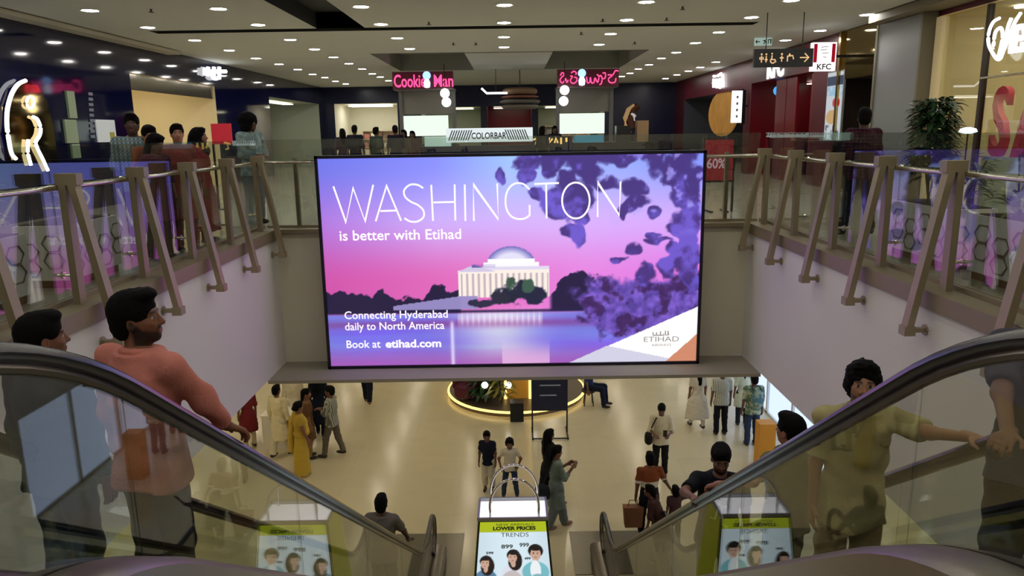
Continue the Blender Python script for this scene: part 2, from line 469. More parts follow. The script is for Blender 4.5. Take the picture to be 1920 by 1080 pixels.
def lit_panel(P, u0, u1, d0, d1, z, m, label):
    mb = MB(); a = P(u0, d0, z - 0.03); b = P(u1, d1, z)
    mb.box(a[0], b[0], a[1], b[1], a[2], b[2]); o = mb.build('ceiling_light_panel', m); tag(o, label, 'ceiling light'); return o
lit_panel(PL, 19.0, 22.0, 1.0, 2.4, 8.64, E_warm, 'wide lit ceiling panel inside the cream shop on the navy wall')
lit_panel(PL, 29.5, 34.0, 0.8, 1.2, 8.56, E_warm, 'long lit ceiling strip inside the grey shop near the far corner')
lit_panel(PR, 24.0 - 4, 24.2, 1.6, 2.0, 8.56, emis('dim shop light', (255, 240, 220), 2.0), 'lit ceiling strip inside the red food counter')
lit_panel(PR, 26.5, 32.5, 1.2, 1.6, 8.46, emis('dim shop light 2', (255, 240, 220), 1.5), 'lit ceiling strip inside the dark shop beside the red counter')
lit_panel(PB, -7.8, -5.8, 1.0, 2.0, 8.56, emis('bright shop light', (255, 252, 240), 6.0), 'bright ceiling panel inside the white far shop')
lit_panel(PB, -3.8, -1.8, 0.8, 1.6, 8.36, E_warm, 'ceiling panel inside the far shop behind the pink sign')
lit_panel(PB, -0.8, 0.8, 0.8, 1.4, 8.36, E_warm, 'ceiling panel inside the far red shop')
lit_panel(PB, 1.7, 4.0, 0.8, 1.6, 8.36, E_warm, 'ceiling panel inside the far shop behind the script sign')

# ------------------------------------------------------------------ downlights
M_ring = mat('white downlight ring', (235, 232, 225), 0.4)
E_lamp = emis('downlight lens', (255, 251, 241), LAMP)
E_lamp_low = emis('downlight lens below', (255, 242, 216), LAMP_LOW)
def make_down(r, em):
    t = empty('downlight')
    ring = MB(); ring.lathe([(r * 1.0, -0.004), (r * 1.22, -0.012), (r * 1.25, 0.0), (r * 1.0, 0.012)], n=20)
    ring.build('trim_ring', M_ring, t, smooth=True)
    MB().cyl((0, 0, -0.008), r, 0.012, n=20).build('lens', em, t)
    return t
_dproto = make_down(0.125, E_lamp); _dused = [False]
def put_down(proto, used, x, y, z, label, group):
    o = proto if not used[0] else copy_tree(proto)
    used[0] = True; o.location = (x, y, z); tag(o, label, 'ceiling light', group)
DL = [(169,19),(410,16),(277,51),(484,46),(365,75),(544,74),(430,94),(590,92),(480,109),(625,107),(523,120),(558,130),(586,139),(609,145),(629,152),
      (677,12),(714,45),(745,71),(768,91),(946,9),(945,42),(945,69),(945,88),(654,119),(679,129),(698,138),(713,144),(728,151),(648,157),(1212,3),(1175,37),
      (1145,63),(1123,83),(1268,98),(1240,109),(1217,121),(1197,129),(1181,137),(1166,143),(1269,140),(1248,147),(1484,0),(1409,32),(1348,60),
      (1304,80),(1342,116),(1313,126),(1291,133),(1626,27),(1538,57),(1473,75)]
spots = []
for (px, py) in DL:
    p = atz(px, py, CEIL)
    if p[1] > 35.6: continue
    if coffer[0] - .2 < p[0] < coffer[1] + .2 and coffer[2] - .2 < p[1] < coffer[3] + .2: continue
    spots.append((float(p[0]), float(p[1])))
ORD = 'first second third fourth fifth sixth seventh eighth ninth tenth eleventh twelfth thirteenth fourteenth fifteenth sixteenth'.split()
rows = []
for q in sorted(spots):
    if rows and q[0] - rows[-1][-1][0] < 0.45: rows[-1].append(q)
    else: rows.append([q])
for i, row in enumerate(rows):
    for j, q in enumerate(sorted(row, key=lambda t: t[1])):
        put_down(_dproto, _dused, q[0], q[1], CEIL - 0.002, 'round white ceiling downlight, %s from the front in the %s row from the left' % (ORD[j], ORD[min(i, 15)]), 'ceiling downlights')
for y in (-4.0, -1.0, 2.0, 5.0, 8.0, 11.0):
    for x in (-7.0, -5.2, -2.2, 0.0, 2.2, 5.2, 6.6):
        put_down(_dproto, _dused, x, y, CEIL - 0.002, 'small round white ceiling downlight above the escalator opening', 'ceiling downlights')
# sprinkler heads and small detectors
spr = MB(); spr.cyl((0, 0, -0.05), 0.018, 0.05, 8); spr.cyl((0, 0, -0.06), 0.045, 0.012, 10)
sp0 = None
for (px, py) in [(283, 17), (804, 41), (1130, 35), (1250, 33), (1280, 12), (850, 80), (892, 80), (1190, 78), (1090, 60)]:
    p = atz(px, py, CEIL)
    if sp0 is None: sp0 = spr.build('sprinkler_head', mat('grey sprinkler', (92, 92, 88), 0.4)); o = sp0
    else: o = sp0.copy(); COL.objects.link(o)
    o.location = (p[0], p[1], CEIL); tag(o, 'tiny grey sprinkler head in the white ceiling', 'sprinkler', 'ceiling sprinklers')

# lower ceiling lamps (they light the lower floor and mirror in the marble)
_lproto = make_down(0.11, E_lamp_low); _lused = [False]
for y in np.arange(-4.2, 33, 2.8):
    for x in np.arange(-12.6, 12.7, 2.8):
        if abs(x) < VX + 0.3 and VY0 - 0.3 < y < VY1 + 0.3: continue
        put_down(_lproto, _lused, float(x), float(y), LOWC - 0.002, 'round warm downlight in the lower storey ceiling', 'lower storey downlights')
# ================================================================== LED screen on the ledge
SX0, SX1, SZ0, SZ1, SY = -2.92, 2.90, 3.60, 6.90, 11.25
def px2uv(x, y):
    v = (y - (293 - 12 * (x - 600) / 720.0) - 4) / 394.0
    xl = 594 + 22 * v; xr = 1320 - 11 * v
    return (x - xl) / (xr - xl), v
def screen_img(U, V):
    # back to photograph-like coordinates so shapes can be listed plainly
    X = 594 + 22 * V + U * (726 - 33 * V); Y = 4 + 394 * V + 287 - 0 * X
    # sky
    top = np.stack([np.interp(U, [0, .3, .5, .8, 1], [112, 135, 160, 150, 130]), np.interp(U, [0, .3, .5, .8, 1], [118, 142, 195, 170, 150]), np.interp(U, [0, .3, .5, 1], [232, 250, 255, 250])], -1)
    mid = np.stack([np.interp(U, [0, .3, .6, 1], [176, 205, 214, 214]), np.interp(U, [0, .3, .6, 1], [120, 175, 180, 168]), np.interp(U, [0, .3, .6, 1], [222, 250, 252, 250])], -1)
    low = np.stack([np.interp(U, [0, .4, .7, 1], [206, 226, 228, 224]), np.interp(U, [0, .4, .7, 1], [82, 110, 130, 120]), np.interp(U, [0, .4, .7, 1], [168, 190, 222, 225])], -1)
    t1 = sst(0.0, 0.34, V)[..., None]; t2 = sst(0.26, 0.6, V)[..., None]
    img = (top * (1 - t1) + mid * t1) * (1 - t2) + low * t2
    n1 = vnoise(U, V * .56, 9, 1); n2 = vnoise(U, V * .56, 34, 2); n3 = vnoise(U, V * .56, 70, 3, 3)
    # water
    wv = sst(.73, .755, V)
    wat = np.stack([100 + 40 * vnoise(U, V, 5, 5) + 70 * np.exp(-((U - .46) / .10) ** 2), 86 + 50 * vnoise(U * .4, V * 4, 6, 6) + 80 * np.exp(-((U - .46) / .1) ** 2), 214 + 24 * n1], -1)
    bot = sst(.88, 1.0, V)[..., None] * .75; wat = wat * (1 - bot) + np.array([172, 84, 170]) * bot
    wl = np.exp(-((V - .795) / .02) ** 2)[..., None] * .6; wat = wat * (1 - wl) + np.array([128, 60, 130]) * wl
    img = img * (1 - wv[..., None]) + wat * wv[..., None]
    ref = ((U > .352) & (U < .58)) * np.exp(-((V - .77) / .035) ** 2) * (.45 + .4 * np.sin(U * 420) * (np.sin(U * 420) > 0)); img = over(img, (250, 235, 245), np.clip(ref, 0, 1) * .85)
    img = over(img, (255, 215, 240), ((U > .47) & (U < .60)) * sst(.86, .99, V) * .55)
    img = over(img, (235, 225, 255), np.exp(-((U - .335) / .005) ** 2) * sst(.77, .8, V) * .8)
    # far trees on both banks
    tl = .58 + .12 * (1 - vnoise(U, U * 0 + .3, 20, 7, 3)) + .05 * (n2 - .5) + .03 * (n3 - .5) - .03 * np.exp(-((U - .30) / .03) ** 2) - .0 * U
    dark = sst(0, .008, V - tl) * (1 - sst(.735, .748, V)) * (1 - sst(.355, .365, U))
    img = over(img, (34, 26, 62), dark)
    tr = .545 + .10 * np.abs((U - .69) / .09) ** 1.6 + .09 * (n2 - .5) + .05 * (n3 - .5)
    dk2 = sst(0, .01, V - np.minimum(tr, .66)) * (1 - sst(.73, .745, V)) * sst(.595, .61, U)
    img = over(img, (36, 26, 66), dk2)
    # memorial: dome, drum, pediment, colonnade
    def E(cx, cy, rx, ry): 
        c = px2uv(cx, cy); return ((U - c[0]) / (rx / 714.)) ** 2 + ((V - c[1]) / (ry / 394.)) ** 2
    cx, _ = px2uv(958, 500)
    dome = (E(958, 494, 47, 37) < 1) & (V < px2uv(958, 486)[1])
    sh = np.clip((.46 - V) / .05, 0, 1); img = over(img, (226, 222, 246), dome * 1.0); img = over(img, (96, 92, 178), dome * np.clip((E(958, 498, 47, 40) - .45) * 1.5, 0, .85))
    def R(x0, y0, x1, y1):
        a = px2uv(x0, y0); b = px2uv(x1, y1); return (U > a[0]) & (U < b[0]) & (V > a[1]) & (V < b[1])
    img = over(img, (255, 252, 255), R(913, 481, 1003, 488) * 1.0); img = over(img, (250, 246, 252), R(906, 488, 1010, 497) * 1.0)
    img = over(img, (222, 214, 236), R(900, 496, 1030, 503) * 1.0)
    col = .5 + .5 * np.sin((U - .36) * 2 * np.pi / .0155)
    img = over(img, (248, 236, 226), R(858, 503, 1030, 553) * 1.0)
    img = over(img, (150, 128, 150), R(862, 509, 1028, 553) * np.clip(col * 1.5 - .65, 0, 1) * .75)
    a = px2uv(856, 506); b = px2uv(888, 492); c2 = px2uv(932, 506)
    ped = (V < a[1]) & (V > b[1] + np.where(U < b[0], (b[0] - U) * (a[1] - b[1]) / (b[0] - a[0]), (U - b[0]) * (c2[1] - b[1]) / (c2[0] - b[0])))
    img = over(img, (206, 198, 226), ped * 1.0)
    img = over(img, (78, 70, 150), R(884, 491, 928, 498) * (ped * .6 + .2))
    # flight of steps
    s0 = px2uv(735, 572); s1 = px2uv(858, 553)
    st = (U > s0[0]) & (U < px2uv(895, 560)[0]) & (V > s0[1] - (np.clip(U, s0[0], s1[0]) - s0[0]) / (s1[0] - s0[0]) * (s0[1] - s1[1])) & (V < .722)
    img = over(img, (150, 140, 196), st * .95)
    # shrubs in front of the colonnade
    for (bx, by, rx, ry, cl) in [(965, 545, 34, 24, (30, 36, 58)), (935, 556, 22, 12, (40, 40, 60)), (1000, 552, 30, 16, (32, 34, 64)), (958, 530, 12, 16, (58, 84, 70)), (990, 532, 10, 14, (60, 90, 76)), (905, 566, 26, 8, (44, 42, 70))]:
        img = over(img, cl, sst(1.2, .7, E(bx, by, rx, ry) + 2.2 * (n2 - .5) + 1.2 * (n3 - .5)))
    img = over(img, (28, 24, 66), (1 - sst(0, .012, np.abs(V - .735))) * ((U > .2) & (U < .75)) * .9)
    # blossom cloud on the lower right bank
    fol = sst(.0, .18, n1 * .5 + n2 * .5 - .44 + .5 * np.clip(sst(.54, .76, U) * sst(.50, .66, V) * (1 - sst(.80, .92, V - (U - .8) * .25)) - .5, -.5, .5))
    fol = fol * sst(.02, .12, sst(.54, .76, U) * sst(.50, .66, V))
    fc = np.stack([62 + 84 * n3, 46 + 62 * n3, 124 + 104 * n3], -1)
    img = img * (1 - fol[..., None]) + fc * fol[..., None]
    img = over(img, (54, 26, 74), fol * sst(.5, .68, n2) * .8)
    # branches hanging from above
    rng = np.random.RandomState(11)
    blobs = [(935, 327, 8, 12), (990, 305, 26, 14), (985, 330, 14, 12), (1040, 300, 26, 16), (1065, 335, 22, 20), (1085, 300, 40, 18), (1110, 325, 34, 22), (1010, 360, 12, 10), (1045, 380, 22, 26), (1085, 370, 30, 34), (1095, 400, 14, 12),
             (1070, 430, 16, 14), (1083, 440, 10, 18), (1150, 300, 36, 18), (1140, 345, 22, 14), (1190, 350, 24, 18), (1205, 375, 26, 12), (1180, 385, 14, 12), (1230, 300, 22, 30), (1255, 320, 20, 30), (1285, 310, 26, 30), (1300, 350, 16, 40),
             (1280, 360, 22, 24), (1233, 397, 10, 9), (1290, 410, 26, 24), (1260, 425, 12, 10), (1225, 440, 10, 6), (1190, 465, 20, 10), (1230, 450, 22, 6), (1260, 460, 12, 8), (1290, 450, 12, 30), (1158, 482, 14, 5), (1280, 480, 20, 20), (1250, 500, 16, 18), (1210, 510, 18, 20), (1300, 500, 14, 40), (1170, 395, 8, 8), (1030, 310, 16, 22), (1130, 290, 60, 10), (1240, 280, 70, 12)]
    acc = np.zeros_like(U); U0, V0 = U, V; wx = vnoise(U, V * .56, 22, 8, 3) - .5; wy = vnoise(U, V * .56, 22, 9, 3) - .5; U = U + .035 * wx; V = V + .06 * wy
    for (bx, by, rx, ry) in blobs:
        acc = np.maximum(acc, 1.25 - .62 * E(bx, by - 2, rx * 1.15, ry * 1.15))
    U, V = U0, V0
    m = sst(.42, .80, acc + (.9 * (n1 - .5) + 1.1 * (n2 - .5)) * np.clip(acc * 4, 0, 1)); dark = sst(.45, .6, n1 * .6 + n2 * .4)
    bc = np.stack([66 + 40 * dark, 46 + 40 * dark, 122 + 80 * dark], -1)
    img = img * (1 - (m * .95)[..., None]) + bc * (m * .95)[..., None]
    img = over(img, (168, 160, 245), sst(.62, .75, n2) * sst(.72, .9, U) * (1 - sst(.28, .4, V)) * .7)
    # corner of white, silver and copper
    def tri(p, q, r):
        p, q, r = px2uv(*p), px2uv(*q), px2uv(*r)
        def s(a, b): return (U - a[0]) * (b[1] - a[1]) - (V - a[1]) * (b[0] - a[0])
        d1, d2, d3 = s(p, q), s(q, r), s(r, p)
        return (((d1 >= 0) & (d2 >= 0) & (d3 >= 0)) | ((d1 <= 0) & (d2 <= 0) & (d3 <= 0))) * 1.0
    img = over(img, (255, 253, 250), tri((1325, 566), (1325, 700), (1045, 694)))
    img = over(img, (208, 206, 226), np.maximum(tri((1045, 694), (1140, 649), (1262, 675)), tri((1045, 694), (1262, 675), (1240, 695))))
    img = over(img, (206, 136, 106), tri((1325, 612), (1325, 700), (1238, 692)))
    img = over(img, (228, 160, 120), tri((1325, 690), (1248, 684), (1238, 696)) * .6)
    return img
scr = empty('video_screen', (0, SY + 0.12, LOWC), label='huge lit advertising screen with a purple sunset city picture hung across the escalator opening', cat='screen')
def child(o, par):
    o.parent = par; o.matrix_parent_inverse = Matrix.Translation(-Vector(par.location)) if par.rotation_euler.z == 0 else (Matrix.Translation(par.location) @ Matrix.Rotation(par.rotation_euler.z, 4, 'Z')).inverted()
    return o
child(MB().box(SX0, SX1, SY + 0.005, SY + 0.16, SZ0, SZ1).build('cabinet', M_black), scr)
bz = MB()
bz.box(SX0, SX1, SY - 0.03, SY + 0.02, SZ1 - 0.045, SZ1); bz.box(SX0, SX1, SY - 0.03, SY + 0.02, SZ0, SZ0 + 0.045)
bz.box(SX0, SX0 + 0.045, SY - 0.03, SY + 0.02, SZ0, SZ1); bz.box(SX1 - 0.045, SX1, SY - 0.03, SY + 0.02, SZ0, SZ1)
child(bz.build('bezel', mat('black navy bezel', (14, 12, 40), 0.3)), scr)
# brackets that tie the screen back to the wall
for bx in (-2.0, 0.0, 2.0):
    child(MB().box(bx - 0.05, bx + 0.05, SY + 0.16, VY1 - 0.004, 5.2, 5.3).build('bracket', M_black), scr)
M_led = attr_mat('led picture', emit=1.05, rough=0.4)
def PS(U, V, d=0.0):
    return np.stack([SX0 + 0.04 + U * (SX1 - SX0 - 0.08), np.full_like(U, SY - d), SZ1 - 0.04 - V * (SZ1 - SZ0 - 0.08)], -1)
disp = child(paint('display', 440, 248, screen_img, PS, M_led), scr)
E_txt = emis('led white lettering', (255, 246, 255), 1.12)
def PST(x, y):
    u, v = px2uv(x, y + 0.0); return tuple(PS(np.array(u), np.array(v), 0.006))
Sl = [[(625, 344), (647, 412)], [(647, 412), (661, 350)], [(661, 350), (682, 411)], [(682, 411), (699, 343)],
      [(702, 411), (724, 344)], [(724, 344), (751, 410)], [(712, 392), (744, 390)]]
mb = MB()
def L(*p): ribbon(mb, p, 3.4, PST)
L((624, 347), (647, 413), (661, 350), (683, 411), (699, 344)); L((703, 411), (724, 346), (751, 410)); L((712, 392), (743, 391))
L(*smooth_pts([(793, 350), (782, 344), (768, 344), (757, 354), (759, 366), (770, 375), (783, 381), (793, 391), (793, 403), (782, 411), (768, 411), (757, 405)]))
L((808, 344), (811, 410)); L((852, 343), (853, 409)); L((812, 376), (851, 375)); L((871, 343), (872, 410)); L((888, 410), (887, 343), (934, 407), (932, 341))
L(*smooth_pts([(993, 352), (981, 342), (966, 341), (954, 350), (948, 366), (949, 386), (957, 400), (970, 406), (984, 405), (993, 399)])); L((993, 401), (993, 380))
L((1002, 342), (1048, 340)); L((1024, 341), (1025, 405))
ribbon(mb, arc(1080, 372, 26, 33, 0, 354, 28), 3.4, PST, closed=True)
L((1121, 402), (1121, 339), (1162, 399), (1164, 337))
child(mb.build('headline_lettering', E_txt, fix=False), disp)
def stext(s, x, y, hpx, wpx, bold=0.0, m=None):
    p = PST(x, y); sz = hpx / 394.0 * 3.22 / 0.70
    o = text(s, sz, m or E_txt, None, (p[0], SY - 0.008, p[2]), (PI / 2, 0, 0), bold=bold * sz)
    xs = [v.co.x for v in o.data.vertices]; wd = max(xs) - min(xs); o.scale = (wpx / 714.0 * 5.74 / wd, 1, 1)
    return child(o, disp)
stext('is better with Etihad', 634, 447, 19, 229, 0.012)
stext('Connecting Hyderabad', 642, 597, 15, 199, 0.01)
stext('daily to North America', 643, 619, 15, 192, 0.01)
stext('Book at', 645, 654, 15, 66, 0.01); stext('etihad.com', 720, 653, 15, 108, 0.03)
E_lgrey = emis('led grey lettering', (168, 160, 164), 0.8)
stext('ETIHAD', 1208, 641, 10, 68, 0.0, E_lgrey); stext('AIRWAYS', 1224, 650, 5, 38, 0.0, E_lgrey)
mb = MB()
for st in ([(1227, 622), (1227, 628), (1233, 628), (1234, 622)], [(1234, 628), (1241, 628), (1241, 620)], [(1241, 628), (1248, 628), (1247, 624)], [(1250, 619), (1251, 628), (1256, 627), (1255, 619)]):
    ribbon(mb, st, 2.0, PST)
child(mb.build('script_lettering', E_lgrey, fix=False), disp)

# ================================================================== glass balustrades round the opening
POSTS = [2.88, 4.08, 5.28, 6.48, 7.68, 8.88, 10.12, 11.36]
def railing(sx, label):
    t = empty('glass_railing', (sx * 3.9, 6.0, F), label=label, cat='railing')
    for y in POSTS:
        mb = MB()
        xt = sx * 3.80; top = F + 1.16
        mb.bar((xt + sx * 0.045, y, F + 0.02), (xt + sx * 0.045, y, top - 0.06), 0.062, 0.10, up=(0, 1, 0))     # upright leg
        mb.bar((xt - sx * 0.03, y, top - 0.06), (sx * 3.53, y, F - 0.33), 0.062, 0.10, up=(0, 1, 0))             # raking leg
        mb.box(xt - sx * 0.09, xt + sx * 0.096, y - 0.051, y + 0.051, top - 0.10, top)                                         # joined head
        pst = child(mb.build('post', M_steel), t)
        mb = MB(); mb.box(sx * 3.485, sx * 3.585, y - 0.054, y + 0.054, F - 0.385, F - 0.30); mb.box(sx * 3.56, sx * 3.70, y - 0.025, y + 0.025, F - 0.36, F - 0.32)
        mb.tube([(sx * 3.685, y, F - 0.34), (sx * 3.701, y, F - 0.34)], 0.05, 10)
        child(mb.build('wall_bracket', M_steel), pst)
        for z in (F + 0.27, F + 1.04):
            mb = MB().tube([(xt + sx * 0.05, y + 0.02, z), (sx * 4.02, y + 0.02, z)], 0.014, 8)
            mb.tube([(sx * 3.965, y + 0.02, z), (sx * 3.99, y + 0.02, z)], 0.032, 10)
            child(mb.build('glass_clamp', M_rail), pst)
    ys = [VY0] + [y + 0.02 for y in POSTS] + [VY1 + 0.2]
    for a, b in zip(ys[:-1], ys[1:]):
        child(MB().box(sx * 3.972, sx * 3.984, a + 0.008, b - 0.008, F + 0.06, F + 1.39).build('glass_panel', G_rail), t)
    for y in POSTS:
        pass
    child(MB().tube([(sx * 3.90, VY0, F + 1.04), (sx * 3.90, VY1 + 0.18, F + 1.04)], 0.024, 10).build('handrail', M_rail, smooth=True), t)
    child(MB().box(sx * 3.93, sx * 4.03, VY0, VY1 + 0.2, F + 0.001, F + 0.06).build('base_shoe', M_cap), t)
    return t
railing(-1, 'frameless glass railing with raking metal posts along the left side of the opening')
railing(1, 'frameless glass railing with raking metal posts along the right side of the opening')
t = empty('glass_railing', (0, VY1 + 0.24, F), label='straight glass railing behind the big screen at the far end', cat='railing')
for a, b in zip((-3.9, -2.3, -0.7, 0.9, 2.5, 3.36), (-2.3, -0.7, 0.9, 2.5, 3.36, 3.9)):
    child(MB().box(a + 0.008, b - 0.008, VY1 + 0.22, VY1 + 0.232, F + 0.05, F + 1.39).build('glass_panel', G_rail), t)
child(MB().tube([(-3.87, VY1 + 0.17, F + 1.04), (3.87, VY1 + 0.17, F + 1.04)], 0.028, 10).build('handrail', M_rail, smooth=True), t)
child(MB().box(-3.9, 3.9, VY1 + 0.2, VY1 + 0.25, F + 0.013, F + 0.05).build('base_shoe', M_cap), t)
for x in (-3.4, -1.5, 1.5, 3.4):
    mb = MB().box(x - 0.03, x + 0.03, VY1 + 0.24, VY1 + 0.3, F + 0.012, F + 1.1); child(mb.build('post', M_steel), t)

# ================================================================== escalators
XI, XO = 1.40, 2.42
def hz(y):
    """height of the handrail along the run"""
    a = 8.13 - 0.7002 * y
    k = 0.42
    def smin(p, q): h = max(k - abs(p - q), 0) / k; return min(p, q) - h * h * k * 0.25
    def smax(p, q): h = max(0.3 - abs(p - q), 0) / 0.3; return max(p, q) + h * h * 0.3 * 0.25
    return smax(smin(a, F + 0.97), 0.99)
YT, YB = -0.1, 11.28
M_rubber = mat('black rubber handrail', (18, 16, 26), 0.22, spec=0.6)
M_deck = mat('brushed grey steel deck', (132, 124, 116), 0.3, metal=0.8, noise=0.05, nscale=14)
M_clad = mat('taupe metal cladding', (126, 116, 92), 0.35, metal=0.4)
M_step = mat('ribbed dark step metal', (70, 70, 68), 0.4, metal=0.7)
M_prof = mat('anodised handrail profile', (120, 112, 104), 0.25, metal=0.9)
YS = list(np.arange(YT, YB + 0.001, 0.12))
def balustrade(t, x, sx, inner):
    run = [(x, y, hz(y)) for y in YS]
    r = 0.33
    nb = [(x, YB + r * math.sin(a), 0.99 - r + r * math.cos(a)) for a in np.linspace(0.15, PI, 12)]
    nt_ = [(x, YT - r * math.sin(a), F + 0.97 - r + r * math.cos(a)) for a in np.linspace(PI, 0.15, 12)]
    path = nt_ + run + nb
    child(MB().tube(path, 0.041, 12, r2=0.03, side=(1, 0, 0)).build('handrail', M_rubber, smooth=True), t)
    def inset(p, d):
        out = []
        for i in range(len(p)):
            a = Vector(p[max(i - 1, 0)]); b = Vector(p[min(i + 1, len(p) - 1)]); tt = (b - a).normalized()
            n = Vector((0, -tt.z, tt.y)); out.append(Vector(p[i]) - n * d if n.z > 0 or True else p[i])
        return out
    child(MB().tube(inset(path, 0.042), 0.022, 8, r2=0.02, side=(1, 0, 0)).build('handrail_profile', M_prof, smooth=True), t)
    # glass between deck and profile, in panels
    cuts = [YT - 0.2, 0.9, 2.52, 4.4, 6.3, 8.2, 10.0, YB + 0.18]
    for a, b in zip(cuts[:-1], cuts[1:]):
        a += 0.005; b -= 0.005
        ys = [a] + [y for y in YS if a < y < b] + [b]; mb = MB(); n = len(ys); vs = []
        for y in ys:
            yy = min(max(y, YT), YB); top = hz(yy) - 0.055; bt = hz(yy) - 0.86
            for xx in (x - 0.006, x + 0.006): vs += [(xx, y, bt), (xx, y, top)]
        fs = []
        for i in range(n - 1):
            o = 4 * i; p = o + 4
            fs += [(o, p, p + 1, o + 1), (o + 2, o + 3, p + 3, p + 2), (o + 1, p + 1, p + 3, o + 3), (o, o + 2, p + 2, p)]
        fs += [(0, 1, 3, 2), (4 * n - 4, 4 * n - 2, 4 * n - 1, 4 * n - 3)]
        mb.add(vs, fs); child(mb.build('glass_panel', G_esc), t)
    # deck: a rounded strip on either side of the glass
    pd = [(0, YT - 0.35)] + [(0, y) for y in YS] + [(0, YB + 0.35)]
    for (d0, d1, nm) in ((-0.20, -0.008, 'deck'), (0.008, 0.13, 'deck')):
        if sx < 0: d0, d1 = d0, d1
        lo, hi = (x + sx * d0, x + sx * d1)
        mb = MB(); vs = []; fs = []
        for (_, y) in pd:
            zz = hz(min(max(y, YT), YB)) - 0.69
            if d0 < -0.1: sec = [(lo, zz - 0.12), (lo + sx * 0.015, zz - 0.03), (lo + sx * 0.05, zz), (hi, zz + 0.005), (hi, zz - 0.12)]
            else: sec = [(lo, zz + 0.005), (hi - sx * 0.03, zz - 0.01), (hi, zz - 0.06), (hi, zz - 0.16), (lo, zz - 0.16)]
            vs += [(a, y, b) for a, b in sec]
        n = 5
        for i in range(len(pd) - 1):
            for k in range(n): fs.append((i * n + k, i * n + (k + 1) % n, (i + 1) * n + (k + 1) % n, (i + 1) * n + k))
        fs.append(tuple(range(n))); fs.append(tuple((len(pd) - 1) * n + k for k in range(n)))
        mb.add(vs, fs); child(mb.build(nm, M_deck, smooth=True), t)
    # cladding / skirt below the deck
    lo, hi = sorted((x - sx * 0.185, x + sx * 0.12))
    mb = MB(); vs = []; fs = []
    for (_, y) in pd:
        zz = hz(min(max(y, YT), YB)) - 0.78; zb = max(0.004, zz - 1.0)
        vs += [(lo, y, zb), (hi, y, zb), (hi, y, zz), (lo, y, zz)]
    for i in range(len(pd) - 1):
        for k in range(4): fs.append((i * 4 + k, i * 4 + (k + 1) % 4, (i + 1) * 4 + (k + 1) % 4, (i + 1) * 4 + k))
    fs.append((0, 1, 2, 3)); m = 4 * (len(pd) - 1); fs.append((m, m + 3, m + 2, m + 1))
    mb.add(vs, fs); child(mb.build('cladding', M_clad), t)
def escalator(sx, label, XI, XO):
    t = empty('escalator', (sx * 1.91, 6.0, 0), label=label, cat='escalator')
    balustrade(t, sx * XI, sx, True); balustrade(t, sx * XO, -sx, False)
    # steps
    st = MB().box(-0.375, 0.375, 0.0, 0.30, -0.04, 0.0); st.box(-0.375, 0.375, -0.012, 0.0, -0.22, 0.0)
    for k in range(14): st.box(-0.36 + k * 0.053, -0.335 + k * 0.053, 0.0, 0.30, 0.0, 0.008)
    stm = None; xc = sx * (XI + XO) / 2
    for i in range(38):
        y = 0.3 + i * 0.2857
        z = hz(y + 0.15) - 0.98
        if z < 0.02: z = 0.015
        if stm is None: o = st.build('step', M_step); stm = o.data
        else: o = bpy.data.objects.new('step', stm); COL.objects.link(o)
        o.location = (xc, y, z - 0.01); child(o, t)
    # floor plates, top and bottom
    child(MB().box(sx * 0.96, sx * 2.75, 11.14, 12.5, 0.001, 0.014).build('landing_plate', mat('landing plate', (112, 106, 92), 0.3, metal=0.6)), t)
    child(MB().box(sx * 1.5, sx * 2.3, -0.8, 0.3, F + 0.001, F + 0.012).build('landing_plate', M_deck), t)
    return t
escalator(-1, 'escalator with glass sides and black handrail under the man in the pink shirt', 1.40, 2.42)
escalator(1, 'escalator with glass sides and black handrail under the man in the khaki shirt', 1.45, 2.46)
# ================================================================== giant shopping-bag light box between the escalators
bag = empty('shopping_bag_display', (-0.045, 8.55, 0), label='giant shopping bag shaped light box with fashion advert between the escalators', cat='advertising display')
BX = -0.045; BZ = 2.55
def bagw(z): return 0.425 + (BZ - z) * 0.085
def bagyf(z): return 8.40 - (BZ - z) * 0.16
def bagyb(z): return 8.92 + (BZ - z) * 0.10
vs = []
for z in (0.0, BZ):
    a = bagw(z); vs += [(BX - a, bagyf(z), z), (BX + a, bagyf(z), z), (BX + a, bagyb(z), z), (BX - a, bagyb(z), z)]
mb = MB().add(vs, [(0, 1, 5, 4), (2, 3, 7, 6), (0, 3, 2, 1)]); child(mb.build('body', M_black), bag)
M_yel = mat('yellow-green bag side', (196, 200, 40), 0.35, emit=(196, 200, 40), estr=0.1)
for k, q in enumerate(((0, 4, 7, 3), (1, 2, 6, 5))):
    o = MB().add([(v[0] + (-0.006 if k == 0 else 0.006), v[1], v[2]) for v in [vs[i] for i in q]], [(0, 1, 2, 3)]).build('side_panel', M_yel, fix=False); child(o, bag)
lid = MB().box(BX - 0.42, BX + 0.42, 8.42, 8.90, BZ - 0.05, BZ - 0.02)
child(lid.build('lid', mat('glossy white lid', (245, 246, 250), 0.08, emit=(250, 250, 255), estr=0.75)), bag)  # lid is no lamp: the light it reflects is put into its emission
rim = MB()
for a, b in (((-.425, 8.4), (.425, 8.4)), ((.425, 8.4), (.425, 8.92)), ((.425, 8.92), (-.425, 8.92)), ((-.425, 8.92), (-.425, 8.4))):
    rim.bar((BX + a[0], a[1], BZ), (BX + b[0], b[1], BZ), 0.025, 0.04)
child(rim.build('rim', mat('grey bag rim', (150, 152, 156), 0.3, metal=0.7)), bag)
M_chrome = mat('chrome tube', (215, 212, 210), 0.12, metal=1.0)
